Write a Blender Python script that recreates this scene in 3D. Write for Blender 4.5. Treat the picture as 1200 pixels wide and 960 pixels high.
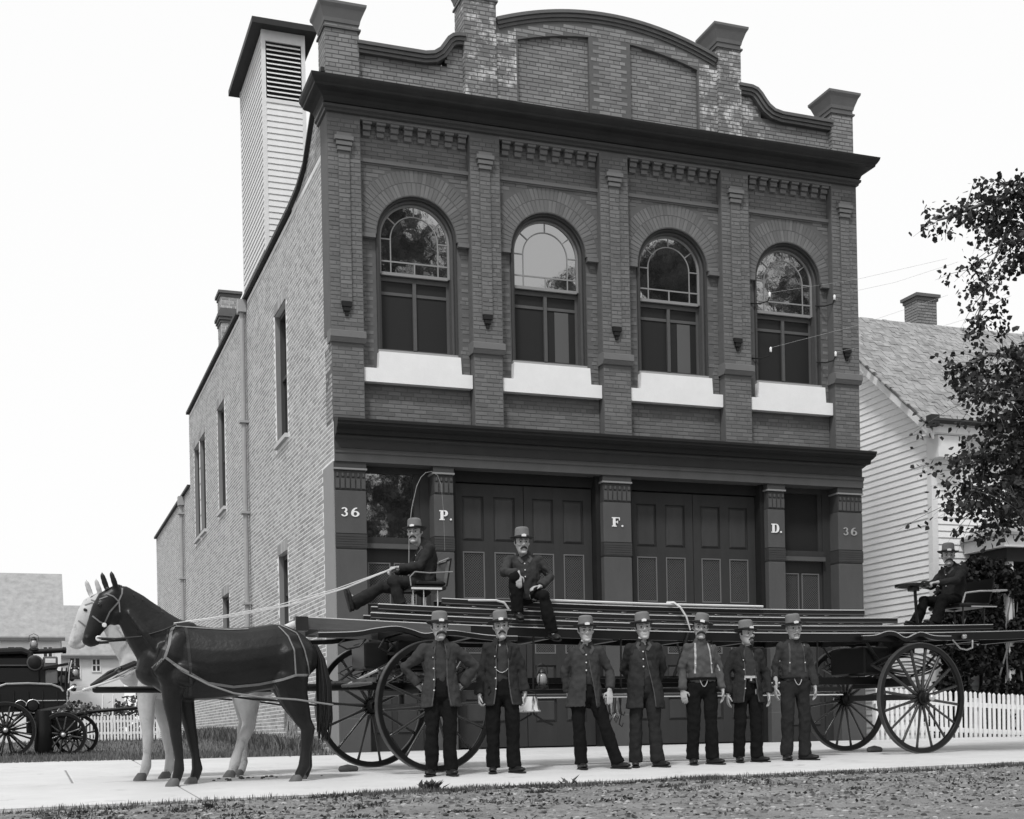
import bpy, bmesh, math, random
import numpy as np
from mathutils import Vector, Matrix, noise
from mathutils.bvhtree import BVHTree
for o in list(bpy.data.objects): bpy.data.objects.remove(o)
S = bpy.context.scene; C = S.collection
R = math.radians; PI = math.pi
rnd = random.Random(7)
# ------------------------------------------------------------ camera
cd = bpy.data.cameras.new('camera'); cam = bpy.data.objects.new('camera', cd); C.objects.link(cam)
cd.sensor_fit = 'HORIZONTAL'; cd.sensor_width = 36; cd.lens = 46.92
cd.shift_x = 0.0; cd.shift_y = 0.3162; cd.clip_start = .1; cd.clip_end = 3000
cam.location = (0, 0, .254)
cam.rotation_mode = 'QUATERNION'
_q = (Matrix.Rotation(R(69.9 - 90), 3, 'Z') @ Matrix.Rotation(R(90), 3, 'X') @ Matrix.Rotation(-math.atan(.02), 3, 'Z'))
cam.rotation_quaternion = _q.to_quaternion()
S.camera = cam
# ------------------------------------------------------------ daylight: bright overcast
SUN_EL, SUN_AZ = R(57), R(218)          # azimuth clockwise from +Y; light comes from the street, a little to the left
w = bpy.data.worlds.new('World'); S.world = w; w.use_nodes = True
nt = w.node_tree; nt.nodes.clear()
out = nt.nodes.new('ShaderNodeOutputWorld'); bg = nt.nodes.new('ShaderNodeBackground'); bg2 = nt.nodes.new('ShaderNodeBackground')
sky = nt.nodes.new('ShaderNodeTexSky'); sky.sky_type = 'NISHITA'; sky.sun_disc = False
sky.sun_elevation = SUN_EL; sky.sun_rotation = SUN_AZ; sky.dust_density = 5
bw = nt.nodes.new('ShaderNodeRGBToBW'); add = nt.nodes.new('ShaderNodeAddShader')
nt.links.new(sky.outputs[0], bw.inputs[0]); nt.links.new(bw.outputs[0], bg.inputs[0]); bg.inputs[1].default_value = .010
bg2.inputs[0].default_value = (1, 1, 1, 1); bg2.inputs[1].default_value = .78
nt.links.new(bg.outputs[0], add.inputs[0]); nt.links.new(bg2.outputs[0], add.inputs[1]); nt.links.new(add.outputs[0], out.inputs[0])
sl = bpy.data.lights.new('sun', 'SUN'); sl.energy = 2.1; sl.angle = R(9); sl.color = (1, 1, 1)
so = bpy.data.objects.new('sun', sl); C.objects.link(so)
_d = Vector((math.sin(SUN_AZ) * math.cos(SUN_EL), math.cos(SUN_AZ) * math.cos(SUN_EL), math.sin(SUN_EL)))
so.rotation_mode = 'QUATERNION'; so.rotation_quaternion = _d.to_track_quat('Z', 'Y'); so.location = (0, 0, 30)
S.view_settings.view_transform = 'Standard'; S.view_settings.look = 'None'; S.view_settings.exposure = .30; S.view_settings.gamma = 1

# ------------------------------------------------------------ helpers
def mat(name, v, rough=.8, noise_s=0, noise_a=0, bump=0, bump_s=0, isl=0, spec=.3, metal=0, stretch=None, stain=None, trans=0):
    """neutral grey material: v albedo; noise variation, per-island variation, bump"""
    m = bpy.data.materials.new(name); m.use_nodes = True
    N = m.node_tree.nodes; L = m.node_tree.links; b = N['Principled BSDF']
    b.inputs['Base Color'].default_value = (v, v, v, 1); b.inputs['Roughness'].default_value = rough
    b.inputs['Specular IOR Level'].default_value = spec; b.inputs['Metallic'].default_value = metal
    m.diffuse_color = (v, v, v, 1)
    tc = N.new('ShaderNodeTexCoord'); mp = N.new('ShaderNodeMapping'); L.new(tc.outputs['Object'], mp.inputs[0])
    if stretch: mp.inputs['Scale'].default_value = stretch
    val = None
    def math_(op, a, c, clamp=False):
        n = N.new('ShaderNodeMath'); n.operation = op; n.use_clamp = clamp
        for i, x in enumerate((a, c)):
            if isinstance(x, (int, float)): n.inputs[i].default_value = x
            else: L.new(x, n.inputs[i])
        return n.outputs[0]
    if noise_s:
        n = N.new('ShaderNodeTexNoise'); n.inputs['Scale'].default_value = noise_s; n.inputs['Detail'].default_value = 6; n.inputs['Roughness'].default_value = .65
        L.new(mp.outputs[0], n.inputs[0])
        val = math_('ADD', math_('MULTIPLY', math_('SUBTRACT', n.outputs[0], .5), noise_a * 4), 1)
    if isl:
        g = N.new('ShaderNodeNewGeometry')
        x = math_('ADD', math_('MULTIPLY', math_('SUBTRACT', g.outputs['Random Per Island'], .5), isl * 2), 1)
        val = math_('MULTIPLY', val, x) if val else x
    col = None
    if val:
        col = math_('MAXIMUM', math_('MULTIPLY', val, v), v * .12)
    if stain:   # (scale, threshold, albedo)
        n = N.new('ShaderNodeTexNoise'); n.inputs['Scale'].default_value = stain[0]; n.inputs['Detail'].default_value = 8; n.inputs['Roughness'].default_value = .7
        L.new(mp.outputs[0], n.inputs[0])
        f = math_('MULTIPLY', math_('SUBTRACT', n.outputs[0], stain[1]), 9, True)
        col = math_('ADD', math_('MULTIPLY', col if col else v, math_('SUBTRACT', 1, f)), math_('MULTIPLY', f, stain[2]))
    if col: 
        cc = N.new('ShaderNodeCombineColor')
        for i in range(3): L.new(col, cc.inputs[i])
        L.new(cc.outputs[0], b.inputs['Base Color'])
    if bump:
        n = N.new('ShaderNodeTexNoise'); n.inputs['Scale'].default_value = bump_s; n.inputs['Detail'].default_value = 5
        L.new(mp.outputs[0], n.inputs[0])
        bp = N.new('ShaderNodeBump'); bp.inputs['Strength'].default_value = 1; bp.inputs['Distance'].default_value = bump
        L.new(n.outputs[0], bp.inputs['Height']); L.new(bp.outputs[0], b.inputs['Normal'])
    if trans:
        b.inputs['Transmission Weight'].default_value = trans
    return m

class MB:
    def __init__(s): s.v = []; s.f = []
    def add(s, vs, fs):
        n = len(s.v); s.v += [tuple(p) for p in vs]; s.f += [tuple(i + n for i in f) for f in fs]; return s
    def box(s, x0, x1, y0, y1, z0, z1):
        if x0 > x1: x0, x1 = x1, x0
        if y0 > y1: y0, y1 = y1, y0
        if z0 > z1: z0, z1 = z1, z0
        return s.add([(x0,y0,z0),(x1,y0,z0),(x1,y1,z0),(x0,y1,z0),(x0,y0,z1),(x1,y0,z1),(x1,y1,z1),(x0,y1,z1)],
              [(0,3,2,1),(4,5,6,7),(0,1,5,4),(1,2,6,5),(2,3,7,6),(3,0,4,7)])
    def cbox(s, x0, x1, y0, y1, z0, z1, c=.01):
        """box with chamfered vertical+horizontal front edges (8-gon loft)"""
        def ring(z, i): return [(x0+c+i,y0+i,z),(x1-c-i,y0+i,z),(x1-i,y0+c+i,z),(x1-i,y1-c-i,z),(x1-c-i,y1-i,z),(x0+c+i,y1-i,z),(x0+i,y1-c-i,z),(x0+i,y0+c+i,z)]
        return s.loft([ring(z0, c), ring(z0+c, 0), ring(z1-c, 0), ring(z1, c)])
    def loft(s, rings, caps=True, closed=True):
        n = len(rings[0]); base = len(s.v)
        for r in rings: s.v += [tuple(p) for p in r]
        for i in range(len(rings)-1):
            for j in range(n if closed else n-1):
                k = (j+1) % n
                s.f.append((base+i*n+j, base+i*n+k, base+(i+1)*n+k, base+(i+1)*n+j))
        if caps:
            s.f.append(tuple(base+j for j in range(n-1,-1,-1))); m = base+(len(rings)-1)*n
            s.f.append(tuple(m+j for j in range(n)))
        return s
    def tube(s, pts, r, n=8, flat=1., ref=None, caps='round', flats=None):
        pts = [Vector(p) for p in pts]; m = len(pts)
        if isinstance(r, (int, float)): r = [r]*m
        if flats is None: flats = [flat]*m
        rings = []; ref = Vector(ref) if ref else None; prev = None
        for i, p in enumerate(pts):
            t = (pts[min(i+1,m-1)] - pts[max(i-1,0)])
            if t.length < 1e-9: t = Vector((0,0,1))
            t.normalize()
            if ref is not None: a = ref - t*ref.dot(t)
            elif prev is not None: a = prev - t*prev.dot(t)
            else: a = t.orthogonal()
            if a.length < 1e-6: a = t.orthogonal()
            a.normalize(); prev = a; b = t.cross(a)
            def ring(c, k): return [c + a*(r[i]*k*math.cos(q)) + b*(r[i]*flats[i]*k*math.sin(q)) for q in (2*PI*j/n for j in range(n))]
            if caps == 'round' and i == 0:
                for al in (75, 45, 20): rings.append(ring(p - t*r[i]*math.sin(R(al))*min(1,flats[i]), math.cos(R(al))))
            rings.append(ring(p, 1))
            if caps == 'round' and i == m-1:
                for al in (20, 45, 75): rings.append(ring(p + t*r[i]*math.sin(R(al))*min(1,flats[i]), math.cos(R(al))))
        return s.loft(rings)
    def bar(s, a, b, w, h=None, up=(0,0,1)):
        """rectangular bar a->b"""
        h = h or w; a = Vector(a); b = Vector(b); t = (b-a).normalized(); up = Vector(up)
        x = t.cross(up)
        if x.length < 1e-4: x = t.orthogonal()
        x.normalize(); y = x.cross(t)
        rr = lambda c: [c - x*w/2 - y*h/2, c + x*w/2 - y*h/2, c + x*w/2 + y*h/2, c - x*w/2 + y*h/2]
        return s.loft([rr(a), rr(b)])
    def lathe(s, prof, n=16, c=(0,0,0), axis='Z'):
        """prof [(r,h)]"""
        rings = []
        for r, h in prof:
            rg = []
            for j in range(n):
                q = 2*PI*j/n; u, v_ = r*math.cos(q), r*math.sin(q)
                p = (u, v_, h) if axis == 'Z' else ((u, h, v_) if axis == 'Y' else (h, u, v_))
                rg.append((p[0]+c[0], p[1]+c[1], p[2]+c[2]))
            rings.append(rg)
        return s.loft(rings)
    def profX(s, prof, x0, x1):
        """extrude closed (y,z) profile along X"""
        return s.loft([[(x0,y,z) for y,z in prof], [(x1,y,z) for y,z in prof]])
    def poly(s, pts, y0, y1):
        """extrude closed (x,z) outline in Y"""
        return s.loft([[(x,y0,z) for x,z in pts], [(x,y1,z) for x,z in pts]])
    def xf(s, M, start=0):
        for i in range(start, len(s.v)): s.v[i] = tuple(M @ Vector(s.v[i]))
        return s
    def mesh(s, name, m=None, off=None, smooth=False):
        me = bpy.data.meshes.new(name)
        vs = s.v
        if off is not None: vs = [(p[0]-off[0], p[1]-off[1], p[2]-off[2]) for p in vs]
        me.from_pydata(vs, [], s.f)
        if m: me.materials.append(m)
        bm = bmesh.new(); bm.from_mesh(me); bmesh.ops.recalc_face_normals(bm, faces=bm.faces); bm.to_mesh(me); bm.free()
        if smooth:
            me.polygons.foreach_set('use_smooth', [True]*len(me.polygons))
            if smooth is not True: me.set_sharp_from_angle(angle=R(smooth))
        return me
    def build(s, name, m=None, parent=None, smooth=False, world=False, loc=None, rot=None):
        off = wloc(parent) if (world and parent is not None) else None
        o = bpy.data.objects.new(name, s.mesh(name, m, off, smooth)); C.objects.link(o)
        if parent is not None: o.parent = parent
        if loc is not None: o.location = loc
        if rot is not None: o.rotation_euler = rot
        return o
def wloc(o):
    v_ = Vector((0,0,0))
    while o is not None: v_ = v_ + o.location; o = o.parent
    return v_
def tag(o, label=None, cat=None, group=None, kind=None):
    if label: o['label'] = label
    if cat: o['category'] = cat
    if group: o['group'] = group
    if kind: o['kind'] = kind
    return o
def thing(name, label, cat, loc=(0,0,0), rz=0, group=None):
    o = bpy.data.objects.new(name, None); C.objects.link(o); o.location = loc; o.rotation_euler = (0,0,rz); o.empty_display_size = .2
    return tag(o, label, cat, group)
def inst(name, me, parent=None, loc=(0,0,0), rot=(0,0,0), scale=None):
    o = bpy.data.objects.new(name, me); C.objects.link(o); o.parent = parent; o.location = loc; o.rotation_euler = rot
    if scale: o.scale = scale
    return o
def copy_tree(o, parent=None):
    c = o.copy(); C.objects.link(c); c.parent = parent
    for ch in list(o.children): copy_tree(ch, c)
    return c
_tmp = bpy.data.scenes.new('tmp')
def tmp_dg():
    _tmp.view_layers[0].update(); return _tmp.view_layers[0].depsgraph or bpy.context.evaluated_depsgraph_get()
def remesh(mb, vox, smooth=2, fold=0, fscale=(9,9,5), seed=0, wlf=0):
    me = mb.mesh('r'); o = bpy.data.objects.new('r', me); _tmp.collection.objects.link(o)
    md = o.modifiers.new('r', 'REMESH'); md.mode = 'VOXEL'; md.voxel_size = vox
    if smooth: sm = o.modifiers.new('s', 'SMOOTH'); sm.iterations = smooth; sm.factor = .5
    dg = tmp_dg()
    r = bpy.data.meshes.new_from_object(o.evaluated_get(dg)); bpy.data.objects.remove(o); bpy.data.meshes.remove(me)
    n = len(r.vertices)
    if fold:
        co = np.empty(n*3, 'f'); r.vertices.foreach_get('co', co); co = co.reshape(-1,3)
        no = np.empty(n*3, 'f'); r.vertex_normals.foreach_get('vector', no); no = no.reshape(-1,3)
        d = np.array([noise.noise((c[0]*fscale[0]+seed, c[1]*fscale[1], c[2]*fscale[2])) + .5*noise.noise((c[0]*22+seed, c[1]*22, c[2]*18)) for c in co], 'f')
        co += no * (d*fold)[:,None]; r.vertices.foreach_set('co', co.ravel())
    r.polygons.foreach_set('use_smooth', [True]*len(r.polygons)); r.update()
    return r
def thicken(me, th):
    o = bpy.data.objects.new('r', me); _tmp.collection.objects.link(o)
    md = o.modifiers.new('s', 'SOLIDIFY'); md.thickness = th; md.offset = -1; md.use_even_offset = False
    dg = tmp_dg(); r = bpy.data.meshes.new_from_object(o.evaluated_get(dg)); bpy.data.objects.remove(o); bpy.data.meshes.remove(me); return r
def put(name, me, m, parent):
    me.name = name; me.materials.clear(); me.materials.append(m)
    o = bpy.data.objects.new(name, me); C.objects.link(o); o.parent = parent; return o
def bvh(me):
    return BVHTree.FromPolygons([v_.co.copy() for v_ in me.vertices], [tuple(p.vertices) for p in me.polygons])
def drape(mb, tree, pts, width, axis=(0,1,0), origin=(0,-2,0), off=.006, step=.02, thick=.006, up=None):
    """strip laid on a surface: pts are 3-D points; each is projected along axis from far away"""
    ax = Vector(axis).normalized(); P = [Vector(p) for p in pts]; path = [P[0]]
    for a, b in zip(P, P[1:]):
        k = max(1, int((b-a).length/step)); path += [a.lerp(b, (i+1)/k) for i in range(k)]
    rings = []
    for i, p in enumerate(path):
        t = path[min(i+1,len(path)-1)] - path[max(i-1,0)]; t = t - ax*t.dot(ax)
        if t.length < 1e-6: continue
        t.normalize(); sd = t.cross(ax).normalized(); row = []
        for q in (-1, 0, 1):
            c = p + sd*(q*width/2); o_ = c - ax*(c.dot(ax)) + ax*(Vector(origin).dot(ax))
            h = tree.ray_cast(o_, ax)
            row.append(h[0] if h[0] is not None else None)
        if row[1] is None: continue
        for q in (0, 2):
            if row[q] is None or abs((row[q]-row[1]).dot(ax)) > width*1.2: row[q] = row[1] + sd*((q-1)*width/2) + ax*width*.2
        rings.append([r_ - ax*off for r_ in row] + [r_ + ax*thick for r_ in reversed(row)])
    if len(rings) > 1: mb.loft(rings)
    return mb

def gz(X, Y):
    """height of the paved apron: it falls from the station front (Y=21.15) to the street edge"""
    k = .028 - .0013*(min(max(X, -6), 16) - 4.4)
    return -(21.15 - min(Y, 21.15))*k
EDGE = 12.3
def ground_z(X, Y):
    z = gz(X, max(Y, EDGE))
    if Y < EDGE:
        d = EDGE - Y
        z = z - .03 - .045*d if d < 14 else z - .66
        z = max(z, -1.05)
    if Y > 21.15:
        # lawn left of the station rises gently, yard on the right dips
        t = min(max((Y-24)/10, 0), 1); t = t*t*(3-2*t)
        if X < 10: z += .26*t
        else: z -= .055*min(max(X-15.6, 0), 4)
    elif Y > 20 and X > 15.6: z -= .055*min(X-15.6, 4)*(Y-20)/1.15
    return z
# ============================================================ ground, street, sidewalk
M = {}
M['dirt'] = mat('packed_dirt', .19, .95, 2.2, .36, .06, 18, stain=(7, .56, .05))
M['grass_soil'] = mat('lawn_soil', .11, .95, 2.5, .3, .03, 20)
M['slab'] = mat('pale_concrete', .50, .85, 1.1, .11, .002, 45, stain=(2.6, .60, .33))
M['joint'] = mat('joint_dirt', .22, .95, 8, .2)
M['grass'] = mat('grass_blade', .10, .7, 3, .3, isl=.5)
M['weed'] = mat('weed_leaf', .045, .6, isl=.5)
M['pebble'] = mat('pebble', .20, .9, isl=.8, spec=.1)
M['debris'] = mat('dead_leaf', .07, .8, isl=.6)

def sheet(xs, ys, f):
    mb = MB(); nx = len(xs)
    for y in ys:
        for x in xs: mb.v.append((x, y, f(x, y)))
    for j in range(len(ys)-1):
        for i in range(nx-1): mb.f.append((j*nx+i, j*nx+i+1, (j+1)*nx+i+1, (j+1)*nx+i))
    return mb
def arange(a, b, s): return list(np.arange(a, b+1e-6, s))
far = [-900, -400, -150, -60, -30, -16]
xs = far + arange(-8, 20, .25) + [24, 30, 45, 90, 250, 900]
ys = [-900, -400, -120, -50, -20, -8, 0, 4, 6] + arange(7, 12.5, .12) + arange(12.7, 34, .35) + [36, 40, 50, 70, 110, 250, 600, 1500]
def gnd(x, y):
    z = ground_z(x, y) - (.03 if y > EDGE else 0)
    if 6.5 < y < EDGE and -8 < x < 20: z += .03*noise.noise((x*.9, y*1.6, 0)) + .018*noise.noise((x*4, y*4, 3)) - .022*math.exp(-((y-10.6)/.09)**2) - .022*math.exp(-((y-9.3)/.09)**2)
    if EDGE - .15 < y < EDGE + .3: z -= .01
    if y > 21.3 and x < 4.7: z += .02*noise.noise((x*2, y*2, 1))
    if y > 60: z -= 0
    return z
g = sheet(xs, ys, gnd).build('ground', M['dirt'], smooth=True); tag(g, kind='structure')
# lawn sheet over the ground left of the station and yard right of it
lw = sheet(arange(-30, 4.7, .5), [20.25] + arange(20.5, 60, .75) + [80, 110, 160], lambda x, y: gnd(x, y) + .028)
o = lw.build('lawn', M['grass_soil'], smooth=True); tag(o, kind='structure')
lw = sheet([14.9] + arange(15.2, 40, .8), [21.32] + arange(21.7, 40, .8) + [60, 120], lambda x, y: gnd(x, y) + .028)
o = lw.build('lawn', M['grass_soil'], smooth=True); tag(o, kind='structure')

# sidewalk: a bed with separate slabs
bed = sheet(arange(-30, 36, 1.5), [EDGE+.01, 14, 16, 18, 20, 20.9], lambda x, y: gz(x, y) - .012)
walk = bed.build('sidewalk', M['joint']); tag(walk, kind='structure')
rows = [(EDGE, 15.3), (15.3, 18.2), (18.2, 20.98)]
jx = arange(-28.4, 35, 2.3)
for r_, (y0, y1) in enumerate(rows):
    for i in range(len(jx)-1):
        x0, x1 = jx[i] + (r_ == 1)*1.3, jx[i+1] + (r_ == 1)*1.3
        a, b_, c, d = x0+.010, x1-.010, y0+.012, y1-.012
        if r_ == 2 and x1 < 4.7: d = 20.55 + rnd.uniform(-.05, .05)
        mb = MB(); e = .012; dz = rnd.uniform(-.003, .003)
        n = 5; top = []; 
        def rg(ins, z): return [(x, y, gz(x, y) + dz + z) for x, y in ((a+ins, c+ins), ((a+b_)/2, c+ins), (b_-ins, c+ins), (b_-ins, (c+d)/2), (b_-ins, d-ins), ((a+b_)/2, d-ins), (a+ins, d-ins), (a+ins, (c+d)/2))]
        mb.loft([rg(0, -.12), rg(0, -e), rg(e, 0)])
        mb.build('paving_slab', M['slab'], walk)

# pebbles, leaf litter, grass and weeds
def scatter_stones(n, x0, x1, y0, y1, s0, s1, m, name, flat=.5):
    mb = MB()
    for _ in range(n):
        x, y = rnd.uniform(x0, x1), rnd.uniform(y0, y1); s = s0 + (s1-s0)*rnd.random()**3
        z = gnd(x, y) + s*flat*.3; a = rnd.uniform(0, PI)
        ring = lambda k, h: [(x + s*k*rnd.uniform(.8,1.15)*math.cos(a+q*PI/2.5), y + s*k*.8*rnd.uniform(.8,1.15)*math.sin(a+q*PI/2.5), z+h*s*flat) for q in range(5)]
        mb.loft([ring(1, -.5), ring(.95, .2), ring(.45, .75)])
    return mb.build(name, m)
tag(scatter_stones(15000, -1, 14, 8.2, 12.25, .005, .030, M['pebble'], 'gravel'), 'loose pale stones and grit scattered over the dirt street', 'gravel', kind='stuff')
def leafy(mb, n, spot, s0, s1, up=.3):
    for _ in range(n):
        x, y, z = spot(); s = rnd.uniform(s0, s1)
        d = Vector((rnd.gauss(0,1), rnd.gauss(0,1), rnd.gauss(0,up)+up)).normalized(); e = d.orthogonal().normalized(); e.rotate(Matrix.Rotation(rnd.uniform(0, 2*PI), 3, d)); p = Vector((x,y,z))
        mb.add([p, p+d*s*.5+e*s*.32, p+d*s, p+d*s*.5-e*s*.32], [(0,1,2,3)])
lit = MB()
def sp():
    x = rnd.uniform(-1, 13); y = rnd.uniform(9, 12.2); return (x, y, gnd(x, y)+.008)
leafy(lit, 3200, sp, .02, .055, .15)
tag(lit.build('leaf_litter', M['debris']), 'dark dead leaves lying on the dirt street', 'leaf litter', kind='stuff')
def blades(mb, n, spot, h0, h1, w_=.006, lean=.35):
    for _ in range(n):
        x, y, z = spot(); h = rnd.uniform(h0, h1); a = rnd.uniform(0, 2*PI); b_ = rnd.uniform(0, 2*PI); l = h*rnd.uniform(0, lean)
        dx, dy = math.cos(a)*w_, math.sin(a)*w_; lx, ly = math.cos(b_)*l, math.sin(b_)*l
        mb.add([(x-dx,y-dy,z),(x+dx,y+dy,z),(x+dx*.6+lx*.4,y+dy*.6+ly*.4,z+h*.6),(x+lx,y+ly,z+h)], [(0,1,2),(0,2,3)])
def edge_spot():
    while 1:
        x = rnd.uniform(-.6, 12.5); y = EDGE - .06 - abs(rnd.gauss(0, .13))
        dens = .25 + .75*max(0, noise.noise((x*1.3, 7, 0))*2+.2) + (1.2 if 2.9 < x < 4.3 else 0)
        if x < 2.6: dens *= .45
        if rnd.random() < dens: return (x, y, gnd(x, y)-.005)
mb = MB(); blades(mb, 8500, edge_spot, .015, .07, .005); 
tag(mb.build('verge_grass', M['grass']), 'ragged short grass along the street edge of the sidewalk', 'grass', kind='stuff')
mb = MB()
def patch_spot():
    cx, cy, r_ = rnd.choice(patches); a = rnd.uniform(0, 2*PI); q = r_*math.sqrt(rnd.random()); x = cx+q*math.cos(a)*1.8; y = cy+q*math.sin(a); return (x, y, gnd(x, y)-.004)
patches = [(rnd.uniform(-.5, 11), rnd.uniform(10.3, 12.1), rnd.uniform(.05, .22)) for _ in range(34)] + [(rnd.uniform(2.2, 12), rnd.uniform(12.02, 12.2), rnd.uniform(.05, .12)) for _ in range(34)] + [(1.45, 11.75, .2), (1.7, 11.6, .16), (1.2, 11.6, .12)]
blades(mb, 5000, patch_spot, .012, .045, .006, .8)
leafy(mb, 2200, patch_spot, .02, .05, .6)
tag(mb.build('street_weeds', M['weed']), 'low dark weed patches growing on the dirt street', 'weeds', kind='stuff')
# the larger weed clump by the first man's feet
def weed(x, y, n, h, label):
    mb = MB(); z = gnd(x, y)
    for _ in range(n):
        a = rnd.uniform(0, 2*PI); l = rnd.uniform(.3, 1)*h; q = rnd.uniform(.3, 1.1); w_ = l*.17
        d = Vector((math.cos(a)*q, math.sin(a)*q, 1)).normalized(); e = Vector((-math.sin(a), math.cos(a), 0)); p = Vector((x+rnd.gauss(0,h*.25), y+rnd.gauss(0,h*.15), z))
        mid = p + d*l*.55; tip = p + d*l + Vector((math.cos(a), math.sin(a), -.5))*l*.18
        mb.add([p, mid+e*w_, tip, mid-e*w_], [(0,1,2),(0,2,3)])
    o = mb.build('weed_plant', M['weed']); return tag(o, label, 'weed')
weed(3.62, 12.18, 60, .15, 'broad-leaved weed clump at the sidewalk edge in front of the leftmost man')
weed(5.05, 12.2, 8, .17, 'thin upright weed stalks on the verge before the second man')
weed(1.5, 11.7, 30, .08, 'low dark weed clump on the street below the horses')
# lawn blades
def lawn_spot():
    y = 20.35 + 14*rnd.random()**1.7; x = rnd.uniform(-3, 4.6); return (x, y, gnd(x, y)+.02)
mb = MB(); blades(mb, 16000, lawn_spot, .03, .10, .008)
tag(mb.build('lawn_grass', M['grass']), 'short rough grass between the sidewalk and the houses on the left', 'grass', kind='stuff')
def wall_spot():
    y = rnd.uniform(22, 40); x = 4.7 - abs(rnd.gauss(0, .22)); return (x, y, gnd(x, y)+.02)
mb = MB(); blades(mb, 5500, wall_spot, .1, .36, .012, .5)
tag(mb.build('wall_weeds', M['grass']), 'tall dark weeds along the foot of the brick side wall', 'weeds', kind='stuff')
# droppings and stones on the walk
for i, (x, y, s, lab) in enumerate([(3.62, 15.55, .075, 'dark stone chock behind the horses beside the front wheel'), (11.05, 15.6, .08, 'dark stone chock on the pavement by the rear wheel')]):
    mb = MB(); mb.tube([(x-s*1.2, y, gz(x,y)+s*.45), (x-s*.2, y, gz(x,y)+s*.55), (x+s*1.1, y+.02, gz(x,y)+s*.42)], [s*.5, s*.62, s*.5], 8)
    tag(mb.build('stone', mat('chock_stone', .08, .9, 10, .2, .01, 20), smooth=True), lab, 'stone')
mb = MB()
for _ in range(26):
    x = 2.1 + rnd.gauss(.35, .28); y = 14.9 + rnd.gauss(0, .18); s = rnd.uniform(.008, .02); z = gz(x, y)
    mb.tube([(x, y, z+s*.4), (x+s, y, z+s*.5)], s*.8, 5)
tag(mb.build('droppings', M['debris']), 'small dark horse droppings scattered on the sidewalk', 'droppings', kind='stuff')
# ============================================================ the fire station
Y0 = 21.15
M['fbrick'] = mat('painted_brick', .140, .75, 1.1, .13, .002, 120, isl=.17)
M['fmortar'] = mat('painted_mortar', .112, .9, 5, .1)
M['fbrick_up'] = mat('painted_brick_parapet', .21, .75, 1.1, .15, .002, 120, isl=.18, stain=(1.6, .66, .5))
M['sbrick'] = mat('side_brick', .33, .85, .9, .14, .002, 90, isl=.27, stain=(.5, .68, .16))
M['smortar'] = mat('lime_mortar', .74, .95, 3, .14, .002, 60)
M['stone'] = mat('painted_stone', .078, .7, 2.2, .13, .0015, 60, stretch=(1,1,.45), spec=.15)
M['stone2'] = mat('painted_stone_band', .045, .7, 3, .12, .001, 90)
M['trim'] = mat('dark_painted_trim', .018, .6, 3, .15, .001, 50, spec=.15)
M['door'] = mat('door_paint', .036, .6, 4, .16, .001, 60, stretch=(1,1,.25), spec=.15)
M['doorp'] = mat('door_panel_paint', .046, .6, 4, .18, .001, 60, stretch=(1,1,.25), spec=.15)
M['wood'] = mat('window_wood', .085, .5, 8, .08)
M['muntin'] = mat('light_muntin', .24, .5)
M['sill'] = mat('white_sill_stone', .76, .8, 2.2, .06, .002, 40)
M['glass'] = mat('window_glass', .012, .03, spec=.9, bump=.0016, bump_s=2.2)
M['glass'].node_tree.nodes['Principled BSDF'].inputs['IOR'].default_value = 2.6
M['darkroom'] = mat('dark_interior', .015, .9)
M['screen'] = mat('insect_screen', .014, .6, spec=.3)
M['blind'] = mat('window_blind', .10, .9)
M['tin'] = mat('painted_tin', .03, .55, 2.5, .2, .002, 20, spec=.2)
M['roof'] = mat('tar_roof', .05, .9)
M['paint_white'] = mat('white_lettering', .75, .6)
st = thing('fire_station', 'two storey dark brick fire station with arched upper windows and big panelled doors', 'fire station', (4.77, Y0, 0))
def P(mb, name, m, parent=st, smooth=False): return mb.build(name, M[m] if isinstance(m, str) else m, parent, smooth, world=True)

PIL = [(4.77, 5.32), (7.19, 7.72), (9.56, 10.1), (11.94, 12.5), (14.25, 14.8)]     # upper pilasters
LOW = [(4.785, 5.30), (6.45, 6.79), (9.51, 10.04), (12.78, 13.13), (14.27, 14.8)]   # ground floor pilasters
WIN = [6.285, 8.64, 11.02, 13.385]; WR = .69; ZS, ZSP = 6.56, 8.50
ZC0, ZC1 = 5.45, 10.36
bays = [(PIL[i][1], PIL[i+1][0]) for i in range(4)]

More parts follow.
